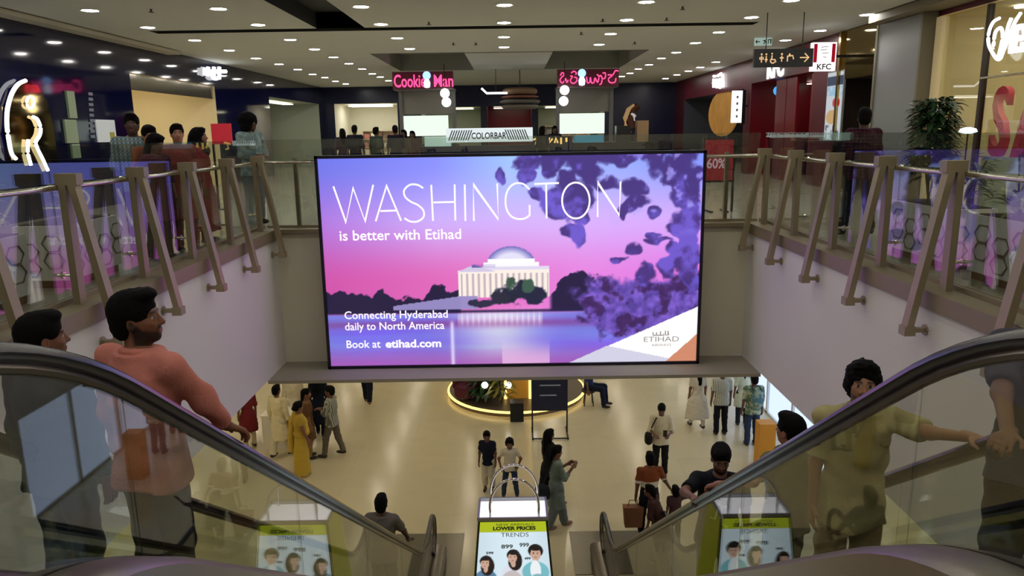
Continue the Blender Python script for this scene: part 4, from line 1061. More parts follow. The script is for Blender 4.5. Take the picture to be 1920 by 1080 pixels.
def planter(x, y, sx, label, w_=0.5, l_=1.15, h_=0.62):
    t = empty('planter', (x, y, F), label=label, cat='planter')
    child(MB().box(x - w_ / 2, x + w_ / 2, y - l_ / 2, y + l_ / 2, F + 0.08, F + h_).build('box', M_pl), t)
    child(MB().box(x - w_ / 2 + .03, x + w_ / 2 - .03, y - l_ / 2 + .03, y + l_ / 2 - .03, F + 0.001, F + 0.08).build('plinth', M_plb), t)
    child(MB().box(x - w_ / 2 + .04, x + w_ / 2 - .04, y - l_ / 2 + .04, y + l_ / 2 - .04, F + h_, F + h_ + .01).build('soil', mat('soil', (52, 40, 30), 0.9)), t)
    # hexagon lattice on the railing side and on the end facing the escalator head
    xf = x - sx * (w_ / 2 + 0.006); mb = MB(); r = 0.105
    for i in range(4):
        for j in range(3):
            cy = y - l_ / 2 + .14 + i * r * 2.6; cz = F + .2 + j * r * 1.62 + (i % 2) * r * .8
            if cz > F + h_ - .1: continue
            mb.tube([(xf, cy + r * 1.15 * math.cos(math.radians(60 * k)), cz + r * .85 * math.sin(math.radians(60 * k))) for k in range(6)], 0.008, 6, closed=True)
    child(mb.build('lattice', M_lat), t)
    yf = y - l_ / 2 - 0.006; mb = MB()
    for i in range(2):
        for j in range(3):
            cx = x - .12 + i * .24; cz = F + .2 + j * .17 + i * .08
            if cz > F + h_ - .1: continue
            mb.tube([(cx + .1 * math.cos(math.radians(60 * k)), yf, cz + .088 * math.sin(math.radians(60 * k))) for k in range(6)], 0.008, 6, closed=True)
    child(mb.build('lattice', M_lat), t)
    return t
planter(-4.62, 6.1, -1, 'white planter with hexagon lattice behind the left railing nearest the escalator head')
planter(-4.62, 7.75, -1, 'white planter with hexagon lattice behind the left railing near the standing group', l_=1.0)
planter(4.66, 8.1, 1, 'white planter with hexagon lattice holding the tall green plant')
planter(4.66, 6.55, 1, 'white planter with hexagon lattice holding the pale spiky plant')
M_leaf = mat('dark green leaf', (34, 66, 32), 0.45, noise=0.3, nscale=9); M_leaf2 = mat('pale olive leaf', (150, 150, 96), 0.5, noise=0.3, nscale=9); M_leaf3 = mat('blue green leaf', (40, 64, 56), 0.5); M_stem = mat('brown stem', (84, 66, 44), 0.7)
def plant(x, y, z0, h, rad, n, m, label, ln, wd, seed, bushy=True):
    rng = random.Random(seed); t = empty('potted_plant', (x, y, z0), label=label, cat='plant')
    st = MB()
    for k in range(5):
        a = rng.uniform(0, 2 * PI); st.tube([(x, y, z0), (x + .3 * rad * math.cos(a), y + .3 * rad * math.sin(a), z0 + h * .5), (x + .55 * rad * math.cos(a), y + .55 * rad * math.sin(a), z0 + h * rng.uniform(.8, .95))], 0.009, 5)
    child(st.build('stem', M_stem), t)
    lf = MB()
    for k in range(n):
        a = rng.uniform(0, 2 * PI); q = rng.random() ** .6 if bushy else 0; zz = z0 + (h * (.25 + .75 * rng.random()) if bushy else h * .25 * rng.random())
        rr = rad * q * .6; el = rng.uniform(-.3, .7) if bushy else rng.uniform(.3, 1.3)
        leaf_mesh(lf, (x + rr * math.cos(a), y + rr * math.sin(a), zz), (math.cos(a), math.sin(a), el), ln * rng.uniform(.7, 1.2), wd, rng.uniform(.2, .6))
    o = child(lf.build('foliage', m, fix=False), t); o['kind'] = 'stuff'
    return t
plant(4.62, 8.3, F + .63, 1.1, .30, 900, M_leaf, 'tall bushy dark green plant in the white planter before the grey pillar', .15, .055, 3)
plant(4.72, 7.85, F + .63, .5, .34, 120, M_leaf3, 'low blue green shrub at the foot of the tall plant', .16, .05, 4)
plant(4.66, 6.85, F + .63, .62, .42, 60, M_leaf2, 'pale spiky plant in the white planter before the shop window', .40, .05, 5, False)
plant(4.7, 6.35, F + .63, .5, .3, 60, M_leaf, 'small green shrub beside the pale spiky plant', .2, .06, 6)
plant(-4.62, 6.3, F + .63, .45, .3, 60, M_leaf2, 'pale flowering plant in the planter by the neon logo', .22, .05, 7)
plant(-4.62, 7.7, F + .63, .35, .25, 50, M_leaf3, 'short dark plant in the planter near the standing group', .16, .05, 8)

# ================================================================== far hall: cookie kiosk, make-up counter
E_pink = emis('pink neon letters', (255, 70, 130), 2.2)
def kiosk(x0, x1, word, label, slabel):
    t = empty('kiosk_booth', ((x0 + x1) / 2, 25.6, F), label=label, cat='kiosk')
    child(MB().box(x0, x1, 25.0, 25.25, 8.62, 9.16).build('sign_box', mat('maroon sign box', (62, 30, 40), 0.3, emit=(120, 10, 50), estr=0.12)), t)
    child(MB().box(x0 + .15, x1 - .1, 26.2, 26.3, 7.85, 8.62).build('upper_panel', mat('grey kiosk panel', (150, 144, 134), 0.5)), t)
    for x in (x0 + .08, x1 - .08): child(MB().box(x - .06, x + .06, 26.1, 26.25, F + .002, 8.62).build('upright', mat('grey kiosk upright', (120, 118, 116), 0.4)), t)
    child(MB().box(x0 - .1, x1 + .1, 25.2, 25.8, F + .002, F + 1.1).build('counter', mat('dark kiosk counter', (36, 34, 44), 0.4)), t)
    child(MB().box(x0 + .1, x1 - .3, 26.22, 26.3, 7.12, 7.8).build('menu_panel', emis('menu panel ' + word[:2], (225, 240, 225), 1.2)), t)
    child(MB().box(x0, x1, 25.1, 26.3, 8.6, 8.65).build('canopy', mat('kiosk canopy', (110, 104, 100), 0.4)), t)
    return t
k1 = kiosk(-3.80, -1.84, 'Cookie', 'cookie kiosk booth under the English pink neon sign', '')
k2 = kiosk(1.53, 3.52, 'Telugu', 'cookie kiosk booth under the Telugu pink neon sign', '')
def fit(o, width, height=None):
    xs = [v.co.x for v in o.data.vertices]; ys = [v.co.y for v in o.data.vertices]
    o.scale = (width / (max(xs) - min(xs)), (height / (max(ys) - min(ys))) if height else 1, 1); return o
child(fit(text('Cookie', .42, E_pink, None, (-3.76, 24.97, 8.68), extrude=.015, bold=.004), 1.02, .40), k1)
child(fit(text('Man', .42, E_pink, None, (-2.48, 24.97, 8.68), extrude=.015, bold=.004), .62, .38), k1)
Pk = lambda u, v: (u, 24.97, v)
def tel(x, w_, strokes, par):
    """one Telugu letter drawn as strokes in a unit cell"""
    for s_ in strokes: child(MB().tube(smooth_pts([(x + w_ * p[0], 24.97, 8.70 + .36 * p[1]) for p in s_], 4), 0.02, 6).build('letter_stroke', E_pink), par)
ku = [[(.15, .75), (.35, 1), (.6, .8), (.35, .65), (.12, .35), (.35, .1), (.6, .3), (.72, .5)], [(.72, .5), (.85, .15), (1.0, .35)]]
ki = [[(.1, .7), (.35, .65), (.1, .3), (.4, .05), (.8, .2), (.85, .5), (.55, .6)], [(.2, .95), (.5, 1.1), (.8, .95), (.7, .8)]]
ma = [[(.05, .6), (.12, .1), (.3, .15), (.35, .55), (.42, .1), (.62, .1), (.7, .5), (.9, .1), (1.0, .6), (.85, .8)]]
ya = [[(.1, .6), (.3, .7), (.45, .4), (.35, .0), (.15, -.1)], [(.5, .9), (.8, .9), (.8, .5), (.55, .4)]]
na = [[(.1, .75), (.5, .7), (.15, .4), (.3, .08), (.7, .1), (.8, .45)], [(.55, .75), (.75, 1.1), (1.0, 1.05)]]
tel(1.58, .3, ku, k2); tel(1.92, .28, ki, k2); tel(2.45, .42, ma, k2); tel(2.85, .28, ya, k2); tel(3.12, .38, na, k2)
for kk, x in ((k1, -2.68), (k2, 2.32)):
    child(MB().lathe([(0.02, -.26), (0.09, -.24), (0.11, -.1), (0.06, 0.02)], (x, 24.94, 8.90), 12).build('sign_ornament', emis('pale blue sign', (215, 230, 255), 2.2), smooth=True), kk)
    child(MB().ball((x, 24.94, 9.03), 0.13).build('sign_globe', emis('blue sign', (150, 190, 255), 2.0), smooth=True), kk)
E_globe = emis('globe lamp', (255, 255, 250), 5.0)
for (x, z, lb) in ((-2.1, 8.46, 'upper globe lamp by the English neon sign'), (-2.06, 8.18, 'lower globe lamp by the English neon sign'), (1.75, 8.5, 'upper globe lamp by the Telugu neon sign'), (1.72, 8.16, 'lower globe lamp by the Telugu neon sign')):
    t = empty('globe_lamp', (x, 24.8, z), label='bright white ' + lb, cat='lamp')
    child(MB().ball((x, 24.8, z), 0.15).build('globe', E_globe, smooth=True), t)
    child(MB().tube([(x, 24.8, z + .14), (x, 24.8, CEIL if z > 8.3 else z + .26)], 0.012, 6).build('rod', M_black), t)
# burger shaped hanging sign
bs = empty('hanging_sign', (.2, 27.5, 8.1), label='round brown stacked burger shaped sign hanging over the far counter', cat='sign')
for k, (r, z, h, c) in enumerate(((.62, 8.62, .22, (150, 120, 92)), (.66, 8.48, .1, (150, 96, 80)), (.72, 8.30, .14, (120, 116, 108)), (.66, 8.12, .16, (132, 122, 110)))):
    child(MB().lathe([(r * .9, 0), (r, h * .3), (r, h * .7), (r * .85, h)], (.35, 27.6, z - .1), 20).build('layer', mat('burger layer %d' % k, c, 0.6), smooth=True), bs)
child(MB().tube([(.35, 27.6, 8.7), (.35, 27.6, CEIL)], .015, 6).build('rod', M_black), bs)
tb = empty('tube_light', (-.6, 27, 8.6), label='short white tube light under the far ceiling', cat='lamp')
child(MB().tube([(-1.0, 27.0, 8.72), (-.82, 27.0, 8.55), (-.1, 27.0, 8.55)], .035, 8).build('tube', E_neon), tb)
child(MB().tube([(-.5, 27.0, 8.56), (-.5, 27.0, CEIL)], .01, 6).build('rod', M_black), tb)
# make-up counter with hatched lit sign
cb = empty('makeup_counter', (-.7, 24.0, F), label='long make-up counter with white lit hatched COLORBAR sign', cat='counter')
a = aty(836, 241, 23.6); b = aty(999, 265, 23.6)
child(MB().box(-2.9, 1.9, 23.7, 24.4, F + .002, F + 1.05).build('counter', M_navy2), cb)
child(MB().box(a[0], b[0], 23.6, 23.75, b[2], a[2]).build('sign_face', emis('sign white', (230, 240, 240), 1.0)), cb)
hb = MB(); Lx = b[0] - a[0]; Hz = a[2] - b[2]; M_ink2 = mat('black sign ink', (14, 18, 26), 0.5)
for k in range(9):
    for (x0_, sgn_) in ((a[0] + .06, 1), (b[0] - .75, -1)):
        xx = x0_ + k * .075
        hb.add([(xx, 23.596, b[2] + .06), (xx + .035, 23.596, b[2] + .06), (xx + .035 + .12 * sgn_, 23.596, a[2] - .06), (xx + .12 * sgn_, 23.596, a[2] - .06)], [(0, 1, 2, 3)])
o = child(hb.build('hatching', M_ink2, fix=False), cb); o['kind'] = 'stuff'
child(fit(text('COLORBAR', .3, M_ink2, None, (a[0] + .78, 23.594, b[2] + .10), bold=.006), Lx - 1.6, .2), cb)
child(MB().box(-2.7, -1.9, 23.8, 24.3, F + 1.05, F + 1.35).build('glass_case', mat('lit case', (190, 220, 210), 0.3, emit=(190, 220, 210), estr=0.5)), cb)
ys_ = empty('script_sign', (1.2, 23.7, 6.9), label='yellow glowing script sign on the front of the far counter', cat='sign')
E_y = emis('yellow neon', (255, 206, 110), 1.5); W6 = lambda px, py: tuple(float(q) for q in aty(px, py, 23.45))
for st in ([(1000, 262), (1010, 258), (1014, 264)], [(1012, 272), (1004, 270), (1006, 260), (1014, 258)], [(1018, 266), (1020, 258), (1026, 266)], [(1030, 258), (1030, 268), (1036, 260)], [(1040, 268), (1042, 258), (1046, 268)], [(1052, 258), (1052, 270)], [(1062, 258), (1062, 266)]):
    child(MB().tube([W6(*p) for p in st], .03, 6).build('neon_stroke', E_y), ys_)
child(MB().box(.75, 1.9, 23.5, 23.65, F + .002, F + 1.3).build('backing', M_navy2), ys_)
kc = empty('kiosk_counter', (4.0, 23.9, F), label='dark counter with coffee machine right of the script sign', cat='counter')
child(MB().box(1.95, 4.6, 23.7, 24.3, F + .002, F + 1.1).build('counter', mat('charcoal counter', (30, 32, 44), 0.35)), kc)
child(MB().box(2.0, 2.9, 23.75, 24.2, F + 1.1, F + 1.32).build('display_case', mat('teal case', (70, 150, 180), 0.3, emit=(70, 150, 180), estr=0.4)), kc)
child(MB().box(3.3, 3.75, 23.8, 24.2, F + 1.1, F + 1.6).build('coffee_machine', M_black), kc)
child(MB().box(3.95, 4.3, 23.8, 24.2, F + 1.1, F + 1.75).build('paper_bag', mat('kraft paper', (170, 140, 104), 0.8)), kc)
# face artwork on the navy wall at the far right, as abstract gold and red curves
fa = empty('wall_artwork', (5.7, 35.9, 7.7), label='gold, white and red curved artwork on the navy far wall', cat='artwork')
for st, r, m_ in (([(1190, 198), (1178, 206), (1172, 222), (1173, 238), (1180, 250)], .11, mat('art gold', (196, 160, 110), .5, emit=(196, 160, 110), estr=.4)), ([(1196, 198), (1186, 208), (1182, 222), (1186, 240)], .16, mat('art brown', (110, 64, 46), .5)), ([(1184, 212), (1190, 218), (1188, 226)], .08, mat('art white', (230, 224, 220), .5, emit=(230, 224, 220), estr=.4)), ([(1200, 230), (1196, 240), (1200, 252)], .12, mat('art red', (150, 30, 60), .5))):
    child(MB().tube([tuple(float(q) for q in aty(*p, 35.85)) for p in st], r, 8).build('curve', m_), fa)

# ================================================================== lower storey: round kiosk, board stand, lit shopfront
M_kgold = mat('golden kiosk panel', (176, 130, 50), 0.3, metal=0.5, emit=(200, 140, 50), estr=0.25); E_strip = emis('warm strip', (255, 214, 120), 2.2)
KX, KY, KR = 0.05, 20.1, 1.9
kp = empty('round_kiosk', (KX, KY, 0), label='round stage kiosk with glowing gold rim on the lower floor', cat='kiosk')
child(MB().cyl((KX, KY, 0.001), KR, .14, 48).build('platform', mat('grey stage top', (96, 82, 70), 0.4)), kp)
child(MB().tube([(KX + (KR + .01) * math.cos(q), KY + (KR + .01) * math.sin(q), .12) for q in np.linspace(0, 2 * PI, 49)[:-1]], .035, 8, closed=True).build('rim_light', E_strip, smooth=True), kp)
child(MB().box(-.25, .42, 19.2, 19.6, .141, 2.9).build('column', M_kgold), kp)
for x in (-.25, .42): child(MB().box(x - .04, x + .04, 19.15, 19.2, .141, 2.9).build('light_strip', E_strip), kp)
child(MB().box(.48, .78, 19.3, 19.6, .141, 2.8).build('side_column', mat('grey kiosk column', (110, 108, 100), .4)), kp)
child(MB().box(-1.2, -.4, 20.2, 20.4, .141, 2.9).build('screen_wall', mat('dark kiosk wall', (36, 36, 52), .4)), kp)
child(MB().tube([(-1.55, 19.6, .141), (-1.55, 19.6, 2.9)], .03, 8).build('pole', M_black), kp)
ch = empty('tub_armchair', (-1.3, 19.25, .14), label='maroon tub armchair on the round kiosk', cat='chair')
vs = [(.34 * math.cos(q), .34 * math.sin(q)) for q in np.linspace(0, 2 * PI, 25)[:-1]]
child(MB().lathe([(.26, .08), (.34, .12), (.34, .4), (.3, .44)], (-1.3, 19.25, .14), 24).build('seat', mat('maroon velvet', (84, 18, 44), .7), smooth=True), ch)
mb = MB(); pin = []; n = 16; vs = []; fs = []
for k in range(n + 1):
    q = math.radians(-20 + 220 * k / n)
    for (r, z) in ((.30, .35), (.38, .35), (.38, .8), (.30, .8)): vs.append((-1.3 + r * math.cos(q), 19.25 + r * math.sin(q), .14 + z))
for k in range(n):
    for j in range(4): fs.append((4 * k + j, 4 * k + (j + 1) % 4, 4 * k + 4 + (j + 1) % 4, 4 * k + 4 + j))
fs += [(0, 1, 2, 3), (4 * n, 4 * n + 3, 4 * n + 2, 4 * n + 1)]; mb.add(vs, fs); child(mb.build('backrest', MATS['maroon velvet'], smooth=True), ch)
child(MB().cyl((-1.3, 19.25, .141), .2, .08).build('base', M_black), ch)
plant(-.75, 19.1, .15, 1.0, .45, 150, M_leaf, 'broad leafed green plant on the round kiosk', .35, .12, 21)
plant(-.35, 18.75, .15, .8, .35, 90, mat('yellow green leaf', (128, 120, 44), .5, noise=.3, nscale=8), 'yellowish leafy plant before the golden column', .34, .08, 22)
bx_ = empty('loudspeaker_box', (.08, 18.0, 0), label='black box standing before the golden column of the round kiosk', cat='box')
child(MB().box(-.12, .22, 17.85, 18.15, .002, .5).build('body', mat('black box', (18, 22, 32), .5)), bx_); child(MB().cyl((.05, 17.849, .2), .01, .001).build('knob', M_black), bx_)
for k, (px, lb) in enumerate(((909, 'over the green plant'), (953, 'on the golden column'), (1002, 'over the navy board'))):
    p = aty(px, 722, 18.6); t = empty('globe_lamp', (p[0], p[1], p[2]), label='small white globe lamp ' + lb + ' on the lower floor', cat='lamp')
    child(MB().ball(tuple(p), .085).build('globe', E_globe, smooth=True), t); child(MB().tube([(p[0], p[1], p[2] + .08), (p[0], p[1], LOWC)], .008, 6).build('cord', M_black), t)
bd = empty('board_stand', (.85, 17.0, 0), label='navy notice board on a black wheeled metal stand by the round kiosk', cat='sign')
child(MB().box(.42, 1.26, 17.0, 17.04, .62, 2.1).build('board', mat('navy board', (18, 26, 58), .4)), bd)
fr = MB()
for x in (.42, 1.26): fr.tube([(x, 17.06, .03), (x, 17.06, 2.1)], .02, 6); fr.tube([(x, 16.7, .03), (x, 17.4, .03)], .018, 6)
fr.tube([(.42, 16.72, .03), (1.26, 16.72, .03)], .018, 6)
child(fr.build('frame', M_black), bd)
for x in (.42, 1.26):
    for y in (16.7, 17.4): child(MB().tube([(x - .02, y, .026), (x + .02, y, .026)], .025, 8).build('caster', M_black), bd)
for k, wd in enumerate((.3, .5, .4)): child(MB().box(.6, .6 + wd, 16.994, 16.999, 1.5 - .25 * k, 1.53 - .25 * k).build('print_line', mat('pale print', (150, 160, 190), .5)), bd)
# bright shopfront on the lower right
lf = empty('lit_shopfront', (6.6, 17, 0), label='bright bluish white lit glass shopfront on the lower floor at right', cat='shopfront')
for k in range(5): child(MB().box(6.55, 6.65, 13.2 + 1.7 * k, 14.8 + 1.7 * k, .05, 3.4).build('pane', emis('bluish lit shop', (205, 222, 255), 1.3)), lf)
for k in range(6): child(MB().box(6.5, 6.66, 13.1 + 1.7 * k, 13.2 + 1.7 * k, .002, 3.55).build('mullion', mat('white mullion', (220, 224, 230), .4)), lf)
child(MB().box(6.5, 6.66, 13.1, 21.7, .002, .05).build('sill', MATS['white mullion']), lf)
tag(MB().box(5.2, 5.55, 14.9, 15.2, .002, 1.05).build('sign_pedestal', mat('orange pedestal', (206, 140, 30), .5)), 'orange yellow pedestal beside the lit shopfront', 'pedestal')
# white draped counter on the lower left
wc = empty('draped_table', (-6.3, 15.6, 0), label='white draped table behind the man in the white kurta', cat='table')
child(MB().box(-5.9, -5.2, 16.4, 17.2, .002, .8).build('cloth', mat('white drape', (222, 214, 198), .8)), wc); child(MB().box(-5.92, -5.18, 16.38, 17.22, .8, .83).build('top', mat('white drape top', (232, 226, 212), .7)), wc)

lp = empty('stake_lamp', (4.87, 7.6, F + .62), label='small white glowing mushroom lamp on a thin stake by the right planters', cat='lamp')
p = aty(1815, 247, 7.6)
child(MB().tube([(p[0], 7.6, F + .001), (p[0], 7.6, p[2])], .008, 6).build('stake', M_black), lp)
child(MB().lathe([(.03, -.02), (.085, 0), (.07, .03), (.02, .045)], (p[0], 7.6, p[2]), 16).build('shade', emis('cool lamp glow', (225, 238, 255), 1.8), smooth=True), lp)
# ================================================================== people
def smin(a, b, k):
    h = np.clip(k - np.abs(a - b), 0, None) / k
    return np.minimum(a, b) - h * h * k * 0.25
class Field:
    """distance field made of soft-joined primitives, each evaluated only near itself"""
    def __init__(s, k=0.03): s.pr = []; s.k = k; s.lo = np.array([9e9] * 3); s.hi = -s.lo
    def _b(s, lo, hi, grow=True):
        if grow: s.lo = np.minimum(s.lo, lo); s.hi = np.maximum(s.hi, hi)
    def cone(s, a, b, r1, r2, cut=None, k=None, sub=False):
        a = np.array(a, float); b = np.array(b, float); r = max(r1, r2)
        lo = np.minimum(a, b) - r; hi = np.maximum(a, b) + r; s._b(lo, hi, not sub)
        def f(P):
            ba = b - a; t = np.clip(((P - a) @ ba) / (ba @ ba + 1e-9), 0, 1)
            d = np.linalg.norm(P - a - t[..., None] * ba, axis=-1) - (r1 + (r2 - r1) * t)
            if cut is not None: d = np.maximum(d, (P - np.array(cut[0])) @ np.array(cut[1]))
            return d
        s.pr.append((lo, hi, f, k or s.k, sub)); return s
    def ell(s, c, r, R=None, k=None, sub=False, cut=None):
        c = np.array(c, float); r = np.array(r, float); m = r.max(); lo = c - m; hi = c + m; s._b(lo, hi, not sub)
        def f(P):
            q = P - c
            if R is not None: q = q @ R
            k0 = np.linalg.norm(q / r, axis=-1); k1 = np.linalg.norm(q / (r * r), axis=-1) + 1e-9
            d = k0 * (k0 - 1) / k1
            if cut is not None: d = np.maximum(d, (P - np.array(cut[0])) @ np.array(cut[1]))
            return d
        s.pr.append((lo, hi, f, k or s.k, sub)); return s
    def loft(s, prof, k=None):
        """prof rows: z, rx, ry, cx, cy"""
        p = np.array(sorted(prof), float); lo = np.array([(p[:, 3] - p[:, 1]).min(), (p[:, 4] - p[:, 2]).min(), p[0, 0]]); hi = np.array([(p[:, 3] + p[:, 1]).max(), (p[:, 4] + p[:, 2]).max(), p[-1, 0]]); s._b(lo, hi)
        def f(P):
            z = P[..., 2]; g = [np.interp(z, p[:, 0], p[:, i]) for i in range(1, 5)]
            q = np.sqrt(((P[..., 0] - g[2]) / g[0]) ** 2 + ((P[..., 1] - g[3]) / g[1]) ** 2)
            d = (q - 1) * np.minimum(g[0], g[1])
            return np.maximum(d, np.maximum(p[0, 0] - z, z - p[-1, 0]))
        s.pr.append((lo, hi, f, k or s.k, False)); return s
    def mesh(s, vox, wob=None):
        lo = s.lo - 3 * vox; hi = s.hi + 3 * vox; n = np.ceil((hi - lo) / vox).astype(int) + 1
        D = np.full(n, 0.2, np.float32)
        ax = [lo[i] + vox * np.arange(n[i]) for i in range(3)]
        for (a, b, f, k, sub) in s.pr:
            m = 0.05 + k; i0 = np.clip(np.floor((a - m - lo) / vox).astype(int), 0, n); i1 = np.clip(np.ceil((b + m - lo) / vox).astype(int) + 1, 0, n)
            if (i1 <= i0).any(): continue
            sl = tuple(slice(i0[j], i1[j]) for j in range(3))
            P = np.stack(np.meshgrid(*[ax[j][sl[j]] for j in range(3)], indexing='ij'), -1)
            d = f(P)
            D[sl] = -smin(-D[sl], d, k) if sub else smin(D[sl], d, k)
        if wob:
            amp, fr, sd = wob; X, Y, Z = np.meshgrid(*ax, indexing='ij', sparse=True)
            D = D + amp * (np.sin(X * fr + 3 * np.sin(Z * fr * .6 + sd)) * np.sin(Z * fr * .7 + Y * fr * .5 + sd) + .6 * np.sin(Y * fr * 1.3 + X * fr * .8 + sd * 2 + 2 * np.sin(Z * fr * .9)))
        return nets(D, lo, vox)
def nets(D, lo, vox):
    S = D < 0; nx, ny, nz = D.shape
    c = np.zeros((nx - 1, ny - 1, nz - 1), np.int8)
    for i in (0, 1):
        for j in (0, 1):
            for k in (0, 1): c += S[i:nx - 1 + i, j:ny - 1 + j, k:nz - 1 + k]
    act = (c > 0) & (c < 8); idx = -np.ones(act.shape, np.int32); I = np.argwhere(act)
    if len(I) == 0: return np.zeros((0, 3)), np.zeros((0, 4), int)
    idx[tuple(I.T)] = np.arange(len(I)); acc = np.zeros((len(I), 3)); cnt = np.zeros(len(I))
    cor = [(i, j, k) for i in (0, 1) for j in (0, 1) for k in (0, 1)]
    for a in range(8):
        for b in range(a + 1, 8):
            da = np.array(cor[a]); db = np.array(cor[b])
            if np.abs(da - db).sum() != 1: continue
            va = D[tuple((I + da).T)]; vb = D[tuple((I + db).T)]; x = (va < 0) != (vb < 0)
            t = np.where(x, va / (va - vb + 1e-12), 0); acc += np.where(x[:, None], da + t[:, None] * (db - da), 0); cnt += x
    V = lo + vox * (I + acc / cnt[:, None]); Q = []
    for ax in range(3):
        o = [0, 1, 2]; o.remove(ax); u, v = o
        A = S; sl0 = [slice(None)] * 3; sl1 = [slice(None)] * 3; sl0[ax] = slice(0, -1); sl1[ax] = slice(1, None)
        a = A[tuple(sl0)]; b = A[tuple(sl1)]; E = np.argwhere(a != b)
        if len(E) == 0: continue
        E = E[(E[:, u] > 0) & (E[:, v] > 0) & (E[:, u] < D.shape[u] - 1) & (E[:, v] < D.shape[v] - 1)]
        fl = a[tuple(E.T)]
        du = np.zeros(3, int); du[u] = 1; dv = np.zeros(3, int); dv[v] = 1
        q = np.stack([idx[tuple((E - du - dv).T)], idx[tuple((E - dv).T)], idx[tuple(E.T)], idx[tuple((E - du).T)]], -1)
        if ax == 1: fl = ~fl
        q[~fl] = q[~fl][:, ::-1]; Q.append(q)
    Q = np.concatenate(Q); return V, Q[(Q >= 0).all(1)]
def relax(V, Q, it=1):
    for _ in range(it):
        acc = np.zeros_like(V); cnt = np.zeros(len(V))
        for a, b in ((0, 1), (1, 2), (2, 3), (3, 0)):
            np.add.at(acc, Q[:, a], V[Q[:, b]]); np.add.at(cnt, Q[:, a], 1); np.add.at(acc, Q[:, b], V[Q[:, a]]); np.add.at(cnt, Q[:, b], 1)
        V = V * .5 + .5 * acc / np.maximum(cnt, 1)[:, None]
    return V
def np_mesh(name, V, Q, m, parent=None, colors=None):
    me = bpy.data.meshes.new(name); V = np.asarray(V, np.float32); Q = np.asarray(Q, np.int32)
    me.vertices.add(len(V)); me.vertices.foreach_set('co', V.ravel()); me.loops.add(Q.size); me.loops.foreach_set('vertex_index', Q.ravel())
    me.polygons.add(len(Q)); me.polygons.foreach_set('loop_start', np.arange(0, Q.size, 4, dtype=np.int32)); me.polygons.foreach_set('use_smooth', np.ones(len(Q), bool))
    me.update(calc_edges=True)
    if colors is not None:
        at = me.color_attributes.new('col', 'FLOAT_COLOR', 'POINT'); c4 = np.ones((len(V), 4), np.float32); c4[:, :3] = colors; at.data.foreach_set('color', c4.ravel())
    me.materials.append(m); o = bpy.data.objects.new(name, me); COL.objects.link(o)
    if parent is not None: o.parent = parent
    return o
def unit(v): v = np.array(v, float); return v / (np.linalg.norm(v) + 1e-9)
def ik(S, T, a, b, pole):
    S = np.array(S, float); T = np.array(T, float); d = T - S; L = np.linalg.norm(d); L2 = min(L, (a + b) * .995); d = d / (L + 1e-9)
    x = (a * a - b * b + L2 * L2) / (2 * L2); h = math.sqrt(max(0, a * a - x * x)); p = np.array(pole, float); p = p - d * (p @ d); p = unit(p)
    return S + d * x + p * h, S + d * L2
SKIN = attr_mat('skin', rough=0.55)
def cloth(name, col, kind='plain', col2=None, scale=14.0, rough=0.85):
    if name in MATS: return MATS[name]
    m = mat(name, col, rough, spec=0.2, noise=0.10, nscale=20, bump=0.25, bscale=60)
    if kind == 'plain': return m
    nt = m.node_tree; b = nt.nodes['Principled BSDF']; tc = nt.nodes.new('ShaderNodeTexCoord')
    src = b.inputs['Base Color'].links[0].from_socket
    def stripes(axis, sc):
        w_ = nt.nodes.new('ShaderNodeTexWave'); w_.wave_type = 'BANDS'; w_.bands_direction = axis; w_.inputs['Scale'].default_value = sc; nt.links.new(tc.outputs['Object'], w_.inputs['Vector'])
        r = nt.nodes.new('ShaderNodeValToRGB'); r.color_ramp.elements[0].position = .45; r.color_ramp.elements[1].position = .6; nt.links.new(w_.outputs['Fac'], r.inputs[0]); return r.outputs[0]
    def mixin(fac, c):
        nonlocal src
        x = nt.nodes.new('ShaderNodeMix'); x.data_type = 'RGBA'; nt.links.new(fac, x.inputs['Factor']); nt.links.new(src, x.inputs['A']); x.inputs['B'].default_value = lin(c); src = x.outputs['Result']; nt.links.new(src, b.inputs['Base Color'])
    if kind in ('stripes', 'plaid'): mixin(stripes('X', scale), col2)
    if kind == 'plaid': mixin(stripes('Z', scale), tuple(v * .8 for v in col2))
    if kind == 'blotch':
        n = nt.nodes.new('ShaderNodeTexNoise'); n.inputs['Scale'].default_value = scale; nt.links.new(tc.outputs['Object'], n.inputs['Vector'])
        r = nt.nodes.new('ShaderNodeValToRGB'); r.color_ramp.elements[0].position = .48; r.color_ramp.elements[1].position = .55; nt.links.new(n.outputs['Fac'], r.inputs[0]); mixin(r.outputs[0], col2)
    if kind == 'bands':      # blocks of colour by height: list of (z, colour)
        sx_ = nt.nodes.new('ShaderNodeSeparateXYZ'); nt.links.new(tc.outputs['Object'], sx_.inputs[0])
        for z, c in col2:
            g = nt.nodes.new('ShaderNodeMath'); g.operation = 'LESS_THAN'; g.inputs[1].default_value = z; nt.links.new(sx_.outputs['Z'], g.inputs[0]); mixin(g.outputs[0], c)
    return m
def Rzx(yaw, pitch=0.0, roll=0.0):
    return np.array(Euler((pitch, roll, yaw), 'XYZ').to_matrix())

